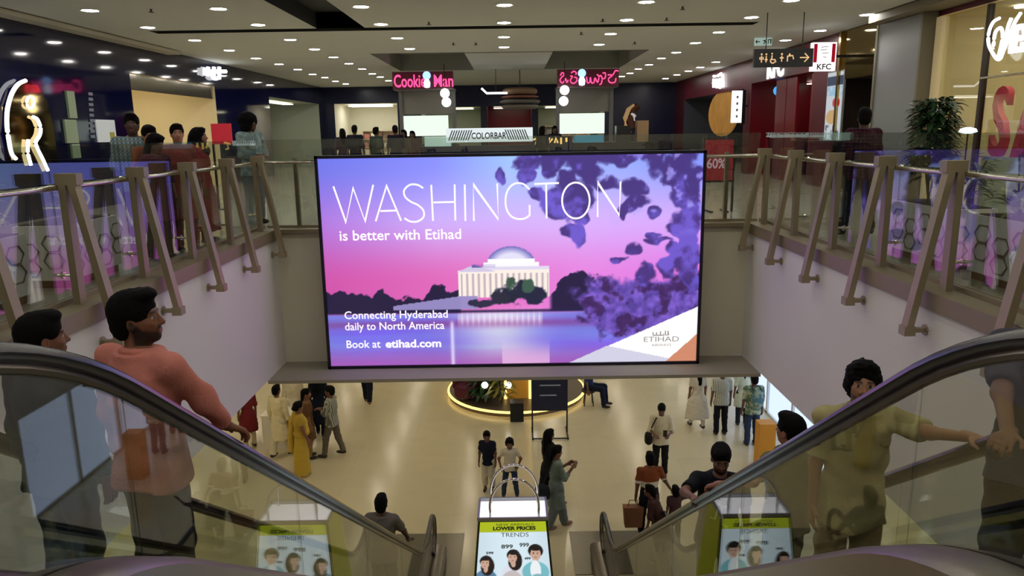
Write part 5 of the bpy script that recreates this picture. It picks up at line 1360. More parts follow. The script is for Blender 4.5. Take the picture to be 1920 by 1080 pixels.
def hand_field(Wr, d, n, sv, s, curl, spread=1.0):
    """five fingers on a palm; n = palm side normal (fingers curl towards it), sv = thumb side"""
    f = Field(0.012); d = unit(d); n = unit(n - d * (n @ d)); sv = unit(sv - d * (sv @ d) - n * (sv @ n))
    for o in (-.028, -.009, .010, .028): f.cone(Wr - d * .02 * s, Wr + (d * .088 + sv * o) * s, .019 * s, .014 * s)
    f.cone(Wr - d * .05 * s, Wr + d * .01 * s, .026 * s, .024 * s)
    for o, ln in ((-.031, .058), (-.011, .074), (.010, .080), (.031, .072)):
        b = Wr + (d * .086 + sv * o) * s; p = b
        for k, (fr, r1, r2) in enumerate(((.48, .0095, .0088), (.30, .0088, .008), (.22, .008, .0065))):
            a = curl * (k + .6); dd = d * math.cos(a) + n * math.sin(a) + sv * o * 1.6 * spread * (1 - curl * .4)
            q = p + unit(dd) * ln * 1.05 * fr * s; f.cone(p, q, r1 * s, r2 * s, k=.006); p = q
    b = Wr + (d * .022 + sv * .028) * s; t1 = unit(d * .75 + sv * .75 + n * .25); q = b + t1 * .042 * s; f.cone(b, q, .014 * s, .0105 * s)
    t2 = unit(d * .9 + sv * (.25 - .3 * curl) + n * .5 * (curl + .1)); f.cone(q, q + t2 * .034 * s, .0105 * s, .008 * s, k=.006)
    return f
NPERSON = [0]
def person(label, pos, face, H=1.72, skin=(150, 106, 80), hair='short', hcol=(16, 14, 14), top=None, bottom=None, shoe=(40, 34, 32), armL=None, armR=None, hL=None, hR=None,
           head=(0, 0), lean=0.0, legs='stand', beard=0.0, vox=0.022, female=False, kid=False, group=None, extra=None, curlL=.35, curlR=.35, handL=None, handR=None, side=0.0, hairwob=None, wob=None, sit=False, bulk=1.0, coll=None):
    NPERSON[0] += 1; sd = NPERSON[0] * 1.7
    s = H / 1.75; rz = math.radians(face); cz, sz_ = math.cos(rz), math.sin(rz)
    root = empty('person', pos, rz, label, 'person', group)
    def loc(p): # world -> local
        q = np.array(p, float) - np.array(pos, float); return np.array([q[0] * cz + q[1] * sz_, -q[0] * sz_ + q[1] * cz, q[2]])
    tl = math.tan(lean); ts = math.tan(side)
    hipz = (.92 if not sit else .56) * s; dz = hipz - .92 * s
    def sh(x, y, z): z_ = z * s + dz; up = max(0, z_ - hipz); return np.array([x * s + up * ts, y * s + up * tl, z_])
    shw = (.16 if female else .178) * bulk * (0.95 if kid else 1)
    SL = sh(-shw, 0, 1.405); SR = sh(shw, 0, 1.405); UA, FA = .285 * s, .255 * s
    def arm(S, spec, tgt, sgn):
        if tgt is not None:
            T = loc(tgt[0]); E_, W_ = ik(S, T, UA, FA, tgt[1]); return E_, W_
        u, f_ = spec or ((sgn * .18, .0, -1), (sgn * .06, .16, -1)); E_ = S + unit(u) * UA; return E_, E_ + unit(f_) * FA
    EL, WL_ = arm(SL, armL, hL, -1); ER, WR_ = arm(SR, armR, hR, 1)
    # legs
    hw = .088; K = {}
    for sg in (-1, 1):
        hip = np.array([sg * hw * s, 0, hipz - .02 * s])
        if sit:
            kn = hip + np.array([sg * .06, .42, .0]) * s; an = kn + np.array([0, .05, -.44]) * s
        elif legs == 'walk':
            fw = .20 * sg * (1 if sd % 2 < 1 else -1); kn = hip + np.array([sg * .01, fw * .55 + .03, -.43]) * s; an = np.array([sg * .09 * s, fw * s, .085 * s]) + np.array([0, 0, .05 * s if fw < 0 else 0])
        elif legs == 'wide': kn = hip + np.array([sg * .06, .02, -.42]) * s; an = np.array([sg * .19 * s, -.02 * s, .085 * s])
        else: kn = hip + np.array([sg * .012, .02, -.43]) * s; an = np.array([sg * (hw + .02) * s, -.02 * s, .085 * s])
        K[sg] = (hip, kn, an)
    # head frame
    hs = (1.0 if not kid else 1.0) * (s ** .45 if kid else s ** .6)
    hc = sh(0, .015, 1.615); hc[2] = sh(0, 0, 1.75)[2] - .135 * hs - .0 if not kid else sh(0, 0, 1.75)[2] - .135 * hs
    R = Rzx(math.radians(head[0]), math.radians(head[1])); hp = lambda x, y, z: hc + R @ (np.array([x, y, z]) * hs)
    # ---- skin body
    f = Field(.03)
    g = .012
    cy = lambda z: max(0, (z * s + dz) - hipz) * tl; cx = lambda z: max(0, (z * s + dz) - hipz) * ts
    wst = .118 if female else .135; hipw = .17 if female else .158
    prof = [(.80, .14, .095), (.92, hipw, .115), (1.06, wst, .095), (1.22, .15, .115 if not female else .118), (1.36, .155, .10), (1.43, .10, .075), (1.48, .055, .055)]
    P_ = lambda pr, a=0.0, zmin=0.0, zmax=9: [(z * s + dz, (rx * bulk + a) * s, (ry * bulk + a) * s, cx(z), cy(z)) for z, rx, ry in pr]
    f.loft(P_(prof, -g))
    for S, E_, W_ in ((SL, EL, WL_), (SR, ER, WR_)):
        f.cone(S, E_, .046 * s, .038 * s); f.cone(E_, W_, .038 * s, .026 * s)
    for sg in (-1, 1):
        hip, kn, an = K[sg]; f.cone(hip, kn, .072 * s, .05 * s); f.cone(kn, an, .05 * s, .036 * s); f.cone(an, an + np.array([0, .11 * s, -.05 * s]), .032 * s, .026 * s)
    nb = sh(0, -.005, 1.42); f.cone(nb, hp(0, -.015, -.05), .056 * s, .054 * hs)
    V, Q = f.mesh(max(vox, .012)); cols = [np.tile(lin(skin)[:3], (len(V), 1))]; VV = [V]; QQ = [Q]; n0 = len(V)
    # head
    h = Field(.018)
    ell = lambda c, r, **k: h.ell(hp(*c), np.array(r) * hs, R, **k)
    ell((0, -.012, .028), (.076, .095, .093)); ell((0, .022, -.03), (.063, .070, .088)); ell((0, .036, -.076), (.045, .048, .038)); ell((0, .066, -.092), (.022, .02, .02))
    h.cone(hp(0, .086, .012), hp(0, .106, -.026), .009 * hs, .013 * hs, k=.01); h.cone(hp(-.012, .092, -.032), hp(.012, .092, -.032), .009 * hs, .009 * hs, k=.008)
    h.cone(hp(-.036, .074, .026), hp(.036, .074, .026), .012 * hs, .012 * hs); h.cone(hp(-.04, .055, -.02), hp(-.03, .066, -.03), .02 * hs, .016 * hs); h.cone(hp(.04, .055, -.02), hp(.03, .066, -.03), .02 * hs, .016 * hs)
    for sg in (-1, 1):
        ell((sg * .032, .094, .008), (.017, .014, .010), sub=True, k=.01); ell((sg * .031, .074, .006), (.013, .013, .012), k=.004)
        ell((sg * .077, -.008, -.012), (.010, .020, .031), k=.008); ell((sg * .082, -.002, -.010), (.006, .010, .018), sub=True, k=.006)
    h.cone(hp(-.017, .086, -.058), hp(.017, .086, -.058), .008 * hs, .008 * hs, k=.008); h.cone(hp(-.014, .085, -.068), hp(.014, .085, -.068), .008 * hs, .008 * hs, k=.008)
    h.cone(nb, hp(0, -.015, -.04), .058 * s, .055 * hs, k=.03)
    V, Q = h.mesh(.0065 if vox < .015 else .011); q = ((V - hc) @ R) / hs; c = np.tile(lin(skin)[:3], (len(V), 1)); hl = np.array(lin(hcol)[:3]); ax_ = np.abs(q[:, 0])
    def setc(mask, col, a=1.0): c[mask] = c[mask] * (1 - a) + np.array(col) * a
    if beard > 0:
        ss = lambda lo, hi, v: np.clip((v - lo) / (hi - lo), 0, 1) ** 2 * (3 - 2 * np.clip((v - lo) / (hi - lo), 0, 1))
        line = -.040 - .022 * np.clip((q[:, 1] - .02) / .07, 0, 1) + .05 * np.clip((.03 - q[:, 1]) / .04, 0, 1)
        wgt = ss(.012, -.012, q[:, 2] - line) * ss(-.03, -.005, q[:, 1]) * ss(-.135, -.11, q[:, 2]); wgt = np.maximum(wgt, ss(.034, .022, ax_) * ss(.011, .005, np.abs(q[:, 2] + .046)) * (q[:, 1] > .07))
        c = c * (1 - beard * wgt[:, None]) + hl * beard * wgt[:, None]
    setc((np.abs(q[:, 2] + .063) < .010) & (ax_ < .022) & (q[:, 1] > .078), lin((140, 74, 68))[:3], .8)
    setc((np.abs(q[:, 2] - .031) < .007) & (ax_ > .012) & (ax_ < .052) & (q[:, 1] > .05), hl, .85)
    ey = (np.abs(ax_ - .031) < .015) & (np.abs(q[:, 2] - .007) < .0075) & (q[:, 1] > .06); setc(ey, (.38, .36, .34), .8); setc(ey & (np.abs(ax_ - .031) < .0075), (.02, .015, .012))
    VV.append(V); QQ.append(Q + n0); cols.append(c); n0 += len(V)
    # hands
    for sg, E_, W_, hd, cu in ((-1, EL, WL_, handL, curlL), (1, ER, WR_, handR, curlR)):
        d = unit(W_ - E_)
        if hd: d = unit(hd[0]); nrm = unit(hd[1])
        else: nrm = np.array([-sg, 0, .0]) if abs(d[2]) > .5 else np.array([0, 0, -1.])
        sv = np.cross(d, nrm) * (1 if sg > 0 else -1)
        if hd and len(hd) > 2: sv = np.array(hd[2], float)
        elif not hd and abs(d[2]) > .5: sv = np.array([0, 1., 0])
        V, Q = hand_field(W_, d, nrm, sv, s * (1.05 if not kid else 1), cu).mesh(.0055 if vox < .015 else .009)
        VV.append(V); QQ.append(Q + n0); cols.append(np.tile(lin(skin)[:3], (len(V), 1))); n0 += len(V)
    np_mesh('body', np.concatenate(VV), np.concatenate(QQ), SKIN, root, np.concatenate(cols))
    # ---- hair
    if hair:
        hf = Field(.02); el = lambda c_, r_, **k: hf.ell(hp(*c_), np.array(r_) * hs, R, **k); hv = max(.009, vox * .55)
        if hair in ('short', 'fade', 'quiff'):
            el((0, -.022, .045), (.089, .110, .102)); el((0, .035, .112), (.064, .06, .034))
            if hair == 'quiff': el((.015, .065, .115), (.052, .042, .026))
            el((0, -.06, -.02), (.077, .066, .084))
            el((0, .125, -.045), (.088, .085, .105), sub=True, k=.015); el((.09, .03, -.075), (.05, .06, .07), sub=True); el((-.09, .03, -.075), (.05, .06, .07), sub=True); el((0, -.06, -.16), (.12, .12, .07), sub=True)
            for sg in (-1, 1): el((sg * .088, -.005, -.02), (.02, .026, .036), sub=True, k=.008)
        elif hair == 'curly':
            el((0, -.025, .055), (.097, .112, .102)); el((0, .04, .115), (.074, .052, .038)); el((.055, -.035, .0), (.05, .07, .06)); el((-.055, -.035, .0), (.05, .07, .06)); el((0, -.08, -.02), (.09, .06, .09)); el((0, .145, -.045), (.092, .095, .115), sub=True)
        elif hair == 'afro':
            el((0, -.03, .04), (.15, .155, .14)); el((.08, -.02, -.06), (.08, .09, .09)); el((-.08, -.02, -.06), (.08, .09, .09)); el((0, .16, -.05), (.085, .10, .115), sub=True)
        elif hair in ('long', 'tied', 'bun', 'veil'):
            el((0, -.02, .04), (.088, .108, .098)); el((0, .04, .10), (.07, .05, .035)); el((0, .125, -.045), (.078, .085, .11), sub=True)
            if hair == 'long': hf.cone(hp(0, -.06, 0), hp(0, -.10, -.34), .085 * hs, .06 * hs); hf.cone(hp(.06, -.03, 0), hp(.075, -.03, -.22), .04 * hs, .03 * hs); hf.cone(hp(-.06, -.03, 0), hp(-.075, -.03, -.22), .04 * hs, .03 * hs)
            if hair == 'tied': hf.cone(hp(0, -.09, -.01), hp(0, -.11, -.36), .045 * hs, .022 * hs); el((0, -.07, -.03), (.07, .05, .07))
            if hair == 'bun': el((0, -.115, -.015), (.05, .045, .05)); el((0, -.06, -.02), (.07, .06, .07))
            if hair == 'veil': hf.cone(hp(0, -.05, -.02), hp(0, -.07, -.30), .11 * hs, .15 * hs); hf.cone(hp(0, -.01, -.09), hp(0, .01, -.2), .085 * hs, .12 * hs)
        V, Q = hf.mesh(hv, hairwob or ((.006, 95, sd) if hair in ('curly', 'afro') else (.0018, 120, sd)))
        np_mesh('headscarf' if hair == 'veil' else 'hair', V, Q, mat('hair %d %d %d' % tuple(hcol), tuple(int(v * .6) for v in hcol), .8, spec=.12, bump=.6, bscale=120), root)
    # ---- clothes
    W = wob or (.0045, 26, sd)
    if bottom:
        f = Field(.03); lo_ = bottom.get('loose', .018); bk = bottom.get('kind', 'trousers'); bz = bottom.get('hem', .09)
        if bk == 'trousers':
            f.loft(P_([(.78, .13, .10), (.92, hipw + .008, .122), (1.02, (wst + hipw) / 2 + .012, .112)]))
            for sg in (-1, 1):
                hip, kn, an = K[sg]; d = unit(an - kn); low = kn + (an - kn) * (1.0 if bz < .15 else max(.05, 1 - (bz - .09) / .42))
                f.cone(hip, kn, (.08 + lo_) * s, (.056 + lo_) * s); f.cone(kn, low + d * .05 * s, (.056 + lo_) * s, (.045 + lo_) * s, cut=(low + d * .015 * s, d))
        else:
            fl = bottom.get('flare', .24)
            f.loft(P_([(bz - dz / s, fl, fl * .8), (.5, (fl + hipw) / 2 + .01, .17), (.8, hipw + .02, .135), (.95, hipw + .01, .122), (1.06, wst + .012, .105)]))
        V, Q = f.mesh(vox, W); np_mesh(bottom.get('name', 'trousers' if bk == 'trousers' else 'skirt'), V, Q, bottom['mat'], root)
    if top:
        f = Field(.035); lo_ = top.get('loose', .02); hem = top.get('hem', .88); sl = top.get('sleeve', .35)
        pr = [(z, rx, ry) for z, rx, ry in prof if z > .9 and z < 1.46]; hx = hipw + .012; fl = top.get('flare', .0)
        low = [(hem, hx + fl, .125 + fl * .7)]
        if hem < .7: low.append((.8, hx + fl * .4, .125 + fl * .3))
        pr = low + pr + [(1.455 + .01, .085, .072)]
        f.loft([(z * s + dz, (rx * bulk + lo_) * s, (ry * bulk + lo_) * s, cx(z), cy(z)) for z, rx, ry in pr])
        for S, E_, W_ in ((SL, EL, WL_), (SR, ER, WR_)):
            f.cone(sh(0, 0, 1.40) * .5 + S * .5, S, (.058 + lo_ * .4) * s, (.054 + lo_ * .4) * s)
            if sl <= .5:
                e = S + (E_ - S) * (sl / .5); d = unit(E_ - S); f.cone(S, e + d * .04 * s, (.052 + lo_ * .4) * s, (.046 + lo_ * .55) * s, cut=(e, d))
            else:
                e = E_ + (W_ - E_) * ((sl - .5) / .5); d = unit(W_ - E_); f.cone(S, E_, (.055 + lo_ * .5) * s, (.045 + lo_ * .5) * s); f.cone(E_, e + d * .03 * s, (.045 + lo_ * .5) * s, (.034 + lo_ * .5) * s, cut=(e, d))
        f.ell(sh(0, .02, 1.475), np.array([.062, .066, .04]) * s, sub=True, k=.01)
        V, Q = f.mesh(vox, W); shirt = np_mesh(top.get('name', 'shirt'), V, Q, top['mat'], root)
        if top.get('collar'):
            cf = Field(.01)
            for q in range(12):
                a = 2 * PI * q / 12; b = 2 * PI * (q + 1) / 12; cf.cone(sh(.068 * math.cos(a), .068 * math.sin(a), 1.462 + .012 * math.sin(a) * -1), sh(.068 * math.cos(b), .068 * math.sin(b), 1.462 - .012 * math.sin(b)), .018 * s, .018 * s)
            V, Q = cf.mesh(max(.009, vox * .6)); np_mesh('collar', V, Q, top['mat'], shirt)
    if extra: extra(root, sh, s, hp, hs, vox, W)
    for sg in (-1, 1):
        an = K[sg][2]; f = Field(.02); z0 = an[2] - .085 * s
        f.ell(an + np.array([0, .06 * s, -.045 * s]), np.array([.046, .125, .042]) * s, cut=((0, 0, z0 + .002), (0, 0, -1))); f.cone(an + np.array([0, -.01 * s, -.03 * s]), an + np.array([0, 0, .012 * s]), .046 * s, .042 * s)
        V, Q = f.mesh(max(.009, vox * .6)); np_mesh('shoe', V, Q, mat('shoe %d %d %d' % tuple(shoe), shoe, .6), root)
    return root
def stepz(y):
    i = int(math.floor((y - .3) / .2857)); z = hz(.3 + i * .2857 + .15) - .98
    return max(z, .015) - .002
def feet(px, py, z=0.0): p = atz(px, py, z); return (float(p[0]), float(p[1]), z)
T = lambda mname, col, **k: dict(mat=cloth(mname, col, k.pop('kind', 'plain'), k.pop('col2', None), k.pop('scale', 14.0)), **k)
jeans = lambda **k: T('blue jeans', (44, 58, 84), **k); blackp = lambda **k: T('black trousers', (20, 20, 24), **k); darkp = lambda **k: T('charcoal trousers', (38, 40, 46), **k)

# ---- on the escalators, nearest first
def rail_pt(sgn, x, y): return (sgn * x, y, hz(y) + .045)
y0 = 3.30
person('man in a salmon pink sweatshirt and black trousers gripping the black handrail, face in profile', (-1.72, y0, stepz(y0)), -24, 1.69, (122, 78, 56), 'quiff', (14, 12, 12),
       T('salmon sweatshirt', (190, 118, 106), sleeve=.93, hem=.80, loose=.028, collar=True), blackp(), (30, 30, 34), head=(-58, 4), beard=.92, vox=.0105, bulk=1.08,
       hR=((-1.41, 3.66, hz(3.66) + .045), (1, -.1, -.2)), handR=((.25, .75, -.5), (0, -.35, -1), (-.9, .2, -.2)), curlR=.55, wob=(.006, 20, 1))
y0 = 3.62
person('man in a dark grey jacket with faded black hair half hidden by the handrail', (-2.37, y0, stepz(y0)), -18, 1.72, (126, 84, 64), 'short', (14, 12, 12),
       T('dark grey green jacket', (58, 64, 60), sleeve=.95, hem=.82, loose=.03, collar=True), T('dark denim trousers', (30, 40, 54)), (24, 24, 28), head=(-30, 0), vox=.012, bulk=1.08)
y0 = 4.30; r = ray(1612, 715); xk = float(r[0] * y0 / r[1])
person('man in a loose khaki shirt facing the camera, one arm on the far handrail', (xk, y0, stepz(y0)), 176, 1.79, (150, 104, 76), 'curly', (14, 12, 12),
       T('khaki shirt', (168, 158, 112), sleeve=.42, hem=.74, loose=.045, collar=True), T('beige trousers', (160, 140, 100), loose=.03), (60, 50, 44), head=(-16, 10), beard=.8, vox=.0105, lean=.05,
       hL=((2.46, 3.74, hz(3.74) + .05), (.3, .2, -1)), handL=((-.35, .9, .1), (0, -.1, -1), (.6, .3, 0)), curlL=.5, wob=(.009, 17, 4))
y0 = 5.2; r = ray(1483, 806); xo = float(r[0] * y0 / r[1])
person('man with thick black hair in an olive shirt seen from behind on the escalator', (xo, y0, stepz(y0)), 24, 1.70, (150, 100, 78), 'short', (12, 11, 12),
       T('olive shirt', (96, 98, 70), sleeve=.38, hem=.80, loose=.03), T('dark olive trousers', (60, 58, 46)), head=(10, 0), vox=.013, hL=((1.46, 5.0, hz(5.0) + .05), (-.8, -.4, -.2)), handL=((.1, .9, -.5), (0, -.4, -1), (.8, .3, 0)), curlL=.5, bulk=1.06)
def tee_print(root, sh, s, hp, hs, vox, W):
    mb = MB(); P = lambda u, v: tuple(sh(u, .158, v))
    for st in ([(-.05, 1.22), (.04, 1.25)], [(0.0, 1.24), (-.02, 1.05), (-.06, 1.03)], [(.03, 1.2), (.05, 1.1), (.09, 1.12)]): ribbon(mb, st, .018, P)
    mb.build('shirt_print', mat('white shirt print', (220, 220, 220), .7), [c_ for c_ in root.children if c_.name.startswith('shirt')][0], fix=False)
y0 = 6.05; r = ray(1352, 845); xb = float(r[0] * y0 / r[1])
person('bearded man in a black t-shirt with white print looking down on the escalator', (xb, y0, stepz(y0)), 172, 1.70, (120, 82, 64), 'quiff', (14, 12, 12),
       T('black tee', (16, 18, 26), sleeve=.4, hem=.80, loose=.03), darkp(), head=(0, -18), beard=.9, vox=.014, hR=((1.46, 5.62, hz(5.62) + .05), (1, -.3, -.4)), handR=((0, .9, .3), (0, -.2, -1), (-.8, .2, 0)), curlR=.5, extra=tee_print, bulk=1.06)
y0 = 2.90; hw_ = tuple(float(v) for v in ray(1890, 815) * 2.72 + O3)
person('person in a dark grey t-shirt at the right edge, hand held forward', (2.17, y0, stepz(y0)), 168, 1.60, (120, 84, 62), 'short', (14, 12, 12),
       T('slate grey tee', (62, 62, 70), sleeve=.42, hem=.78, loose=.035), T('black brown trousers', (26, 24, 22), loose=.03), head=(0, 0), vox=.0115, hR=(hw_, (.6, -.6, -1)), handR=((.5, .8, .1), (0, 0, -1), (-.6, .5, .3)), curlR=.6)
y0 = 9.1; r = ray(715, 957); xg = float(r[0] * y0 / r[1])
person('man in a grey t-shirt seen from behind near the foot of the escalator', (xg, y0, stepz(y0)), -8, 1.70, (96, 66, 52), 'short', (12, 11, 12), T('warm grey tee', (104, 98, 94), sleeve=.4, hem=.80, loose=.03), darkp(), head=(6, 0), vox=.016,
       hR=((-1.42, 9.42, hz(9.42) + .05), (1, -.3, -.3)), handR=((0, .9, -.3), (0, -.3, -1), (-.8, .2, 0)), curlR=.5)

# ---- lower floor
LP = []
person('man in an orange, white and black t-shirt seen from behind at the escalator foot', (2.36, 12.2, .015), 4, 1.66, (112, 74, 56), 'short', top=T('colour block tee', (126, 68, 42), kind='bands', col2=[(1.16, (214, 208, 196)), (1.04, (20, 22, 32))], sleeve=.42, hem=.82, loose=.025), bottom=blackp(), vox=.018, legs='walk',
       armR=((.5, .25, -1), (.5, .35, -.8)))
person('small child with black hair beside the man in the orange and black t-shirt', (2.78, 12.0, .015), 10, 1.12, (112, 76, 58), 'short', top=T('plum child top', (70, 48, 56), sleeve=.4, hem=.8), bottom=darkp(), vox=.018, kid=True, armR=((.8, .3, -.2), (.9, .2, .5)))
person('woman in dark brown bending low by the escalator foot', (2.42, 11.45, .015), 60, 1.38, (112, 74, 60), 'tied', top=T('dark brown kurta', (62, 40, 40), sleeve=.6, hem=.55, flare=.04), bottom=T('brown leggings', (46, 34, 34), loose=.008), vox=.018, female=True, lean=.35)
person('boy in a navy t-shirt and long white shorts on the lower floor', feet(917, 920), 168, 1.30, (104, 72, 56), 'short', top=T('navy kid tee', (18, 22, 40), sleeve=.36, hem=.80, loose=.03), bottom=T('white trousers kid', (196, 188, 172), loose=.035, hem=.2), vox=.016, kid=True, head=(15, 0), side=.04)
person('boy in a white t-shirt and blue jeans with hands on hips', feet(957, 932), 178, 1.26, (116, 80, 62), 'curly', top=T('white kid tee', (204, 196, 180), sleeve=.36, hem=.82, loose=.025), bottom=jeans(), vox=.016, kid=True, legs='wide', armL=((-.55, .0, -1), (.35, .25, -.9)), armR=((.55, 0, -1), (-.25, .3, -.9)))
person('woman with long black hair in a black top behind the teal dressed woman', feet(1030, 950), -60, 1.62, (124, 86, 68), 'long', top=T('black top', (22, 22, 26), sleeve=.45, hem=.78), bottom=T('black palazzo', (24, 24, 28), loose=.04), vox=.017, female=True, legs='walk')
person('woman in a grey teal kurta and trousers holding something to her chest', feet(1043, 992), -72, 1.66, (116, 78, 60), 'tied', top=T('grey teal kurta', (110, 124, 118), sleeve=.75, hem=.52, flare=.03), bottom=T('grey teal trousers', (104, 114, 116), loose=.035), shoe=(130, 100, 80), vox=.016, female=True, legs='walk',
       armL=((-.15, .3, -1), (.35, .7, .5)), armR=((.15, .35, -1), (-.25, .75, .65)), head=(0, -8))
person('man in a white shirt and black trousers looking at his phone on the lower floor', feet(1237, 892), 172, 1.62, (104, 72, 56), 'short', top=T('white shirt', (206, 198, 176), sleeve=.6, hem=.80, loose=.03, collar=True), bottom=blackp(), vox=.016, head=(-8, -22), armL=((-.25, .25, -1), (.4, 1, -.05)), armR=((.25, .25, -1), (-.4, 1, -.05)))
person('woman in a long white dress at the top right of the lower floor', feet(1306, 802), 10, 1.62, (116, 80, 62), 'long', top=T('white dress', (206, 198, 178), sleeve=.4, hem=.30, flare=.14, name='dress'), bottom=T('white leggings', (190, 182, 166), loose=.006), vox=.018, female=True, legs='walk')
person('man in a pale striped shirt and black trousers beside the white dress', feet(1350, 814), 4, 1.68, (110, 76, 58), 'short', top=T('pale striped shirt', (206, 206, 190), kind='stripes', col2=(120, 124, 118), scale=9.0, sleeve=.42, hem=.80, loose=.03), bottom=blackp(), vox=.018)
person('woman in a white and green tunic between the striped and the backpack men', feet(1390, 796), 0, 1.58, (116, 80, 62), 'tied', top=T('white green tunic', (206, 212, 186), sleeve=.5, hem=.55, flare=.05), bottom=darkp(), vox=.019, female=True)
bp_man = feet(1408, 834)
person('man in a green patterned shirt and jeans wearing a backpack', bp_man, 6, 1.72, (110, 76, 58), 'short', top=T('green patterned shirt', (92, 120, 100), kind='blotch', col2=(170, 176, 150), scale=9.0, sleeve=.45, hem=.80, loose=.03), bottom=jeans(), vox=.018)
def sari(root, sh, s, hp, hs, vox, W):
    f = Field(.03)
    pts = [sh(-.17, .02, 1.44), sh(-.05, .135, 1.22), sh(.12, .12, 1.02)]
    for a, b in zip(pts[:-1], pts[1:]): f.cone(a, b, .06 * s, .075 * s)
    pts = [sh(-.17, -.02, 1.45), sh(-.16, -.13, 1.25), sh(-.16, -.17, .9), sh(-.15, -.19, .55)]
    for a, b in zip(pts[:-1], pts[1:]): f.cone(a, b, .065 * s, .06 * s)
    V, Q = f.mesh(vox, W); np_mesh('sari_drape', V, Q, MATS['mustard sari'], root)
T('mustard sari', (188, 158, 62))
person('woman in a mustard yellow sari with tied dark hair on the lower floor', feet(568, 888), -62, 1.66, (124, 84, 64), 'bun', top=T('mustard blouse', (176, 146, 60), sleeve=.3, hem=.98), bottom=dict(mat=MATS['mustard sari'], kind='skirt', flare=.23, hem=.02, name='sari_skirt'), vox=.016, female=True, extra=sari, head=(10, 0), armR=((.2, .1, -1), (.05, .35, -1)))
person('woman in dull brown standing just behind the yellow sari', feet(582, 858), -70, 1.66, (128, 88, 68), 'tied', top=T('dull brown kurta', (108, 78, 52), sleeve=.5, hem=.5, flare=.04), bottom=T('tan leggings', (150, 120, 80), loose=.01), vox=.018, female=True, head=(-10, 0))
person('person in a long navy black gown seen from behind on the lower floor', feet(602, 818), 8, 1.66, (110, 76, 60), 'veil', (14, 16, 28), top=T('navy black gown', (14, 18, 34), sleeve=.95, hem=.38, flare=.10, name='gown'), bottom=T('navy black trousers', (14, 16, 28), loose=.01), vox=.018, female=True, legs='walk')
person('man in a striped grey shirt and grey trousers with folded arms facing the sari woman', feet(627, 856), 82, 1.70, (112, 76, 58), 'short', top=T('grey striped shirt', (168, 166, 150), kind='stripes', col2=(96, 104, 100), scale=8.0, sleeve=.7, hem=.80, loose=.03), bottom=T('grey trousers', (98, 92, 80)), vox=.017, legs='walk', armL=((-.1, .35, -1), (.75, .7, .1)), armR=((.1, .35, -1), (-.75, .7, .15)))
person('man in a long cream white kurta nearest the white wall on the lower floor', feet(528, 856), -20, 1.72, (116, 80, 62), 'short', top=T('cream kurta', (222, 210, 170), sleeve=.9, hem=.45, flare=.05, name='kurta'), bottom=T('white pyjama', (206, 196, 166), loose=.04), vox=.016, legs='walk')
person('man in a white kurta further back with his head hidden by the screen ledge', feet(556, 818), 10, 1.70, (116, 80, 62), 'short', top=T('ivory kurta', (214, 204, 176), sleeve=.9, hem=.45, flare=.06, name='kurta'), bottom=T('ivory pyjama', (204, 194, 168), loose=.04), vox=.018)
person('woman in a maroon dress behind the hand on the handrail', feet(470, 838), 40, 1.6, (116, 80, 62), 'tied', top=T('maroon kurta', (110, 34, 40), sleeve=.6, hem=.45, flare=.05), bottom=T('cream leggings', (196, 180, 150), loose=.01), vox=.018, female=True)
person('man in dark trousers far back, only his legs below the screen ledge', feet(690, 757), 0, 1.72, (116, 80, 62), 'short', top=T('dark blue shirt', (30, 38, 60), sleeve=.5, hem=.82), bottom=T('midnight trousers', (22, 24, 40)), shoe=(120, 90, 50), vox=.022, legs='walk')
person('seated person in navy clothes on the edge of the round kiosk', (1.98, 19.0, .002), 250, 1.68, (116, 80, 62), 'short', top=T('navy shirt', (36, 46, 90), sleeve=.5, hem=.86), bottom=T('navy trousers', (22, 26, 50)), vox=.022, sit=True)

# ---- upper floor beyond the railings
person('man in a blue checked shirt behind the left railing beside the neon logo', (-4.63, 9.35, F), -150, 1.74, (84, 58, 46), 'short', top=T('blue checked shirt', (84, 112, 126), kind='plaid', col2=(150, 168, 170), scale=7.0, sleeve=.6, hem=.80, loose=.03, collar=True), bottom=darkp(), vox=.017, head=(-10, 0))
person('girl in rust orange leaning forward beside the blue checked man', (-4.36, 9.14, F), -130, 1.60, (160, 110, 84), 'tied', top=T('rust top', (168, 92, 62), sleeve=.5, hem=.70), bottom=darkp(), vox=.017, female=True, head=(-10, -12), lean=.08)
person('girl with long black hair in plum looking down over the left railing', (-4.22, 8.94, F), -115, 1.50, (140, 94, 74), 'long', top=T('plum kurta', (110, 56, 66), sleeve=.6, hem=.55, flare=.03), bottom=T('plum leggings', (70, 40, 50), loose=.01), vox=.017, female=True, head=(0, -24), lean=.1)
person('woman in a coral scarf and dress with hair drawn back behind the left railing', (-4.20, 9.60, F), -140, 1.62, (176, 124, 96), 'bun', top=T('coral dress', (176, 84, 76), sleeve=.7, hem=.45, flare=.05, name='dress'), bottom=T('coral leggings', (150, 80, 70), loose=.01), vox=.015, female=True, head=(-10, 0))
person('woman with black veil and long red dress at the left railing', (-4.24, 10.35, F), -80, 1.58, (140, 98, 76), 'veil', (16, 14, 18), top=T('red dress', (176, 62, 62), sleeve=.85, hem=.2, flare=.08, name='dress'), bottom=T('red leggings', (140, 50, 50), loose=.006), vox=.017, female=True)
person('man with a large afro in a pale denim jacket by the railing corner', (-4.30, 12.55, F), -120, 1.80, (96, 66, 52), 'afro', (12, 12, 14), T('pale denim jacket', (112, 132, 136), kind='blotch', col2=(140, 158, 158), scale=12, sleeve=.92, hem=.78, loose=.035, collar=True), T('grey denim', (96, 104, 108), loose=.025), vox=.016, head=(25, -4), armL=((-.2, .2, -1), (.7, .6, -.1)), armR=((.2, .2, -1), (-.7, .6, -.1)))
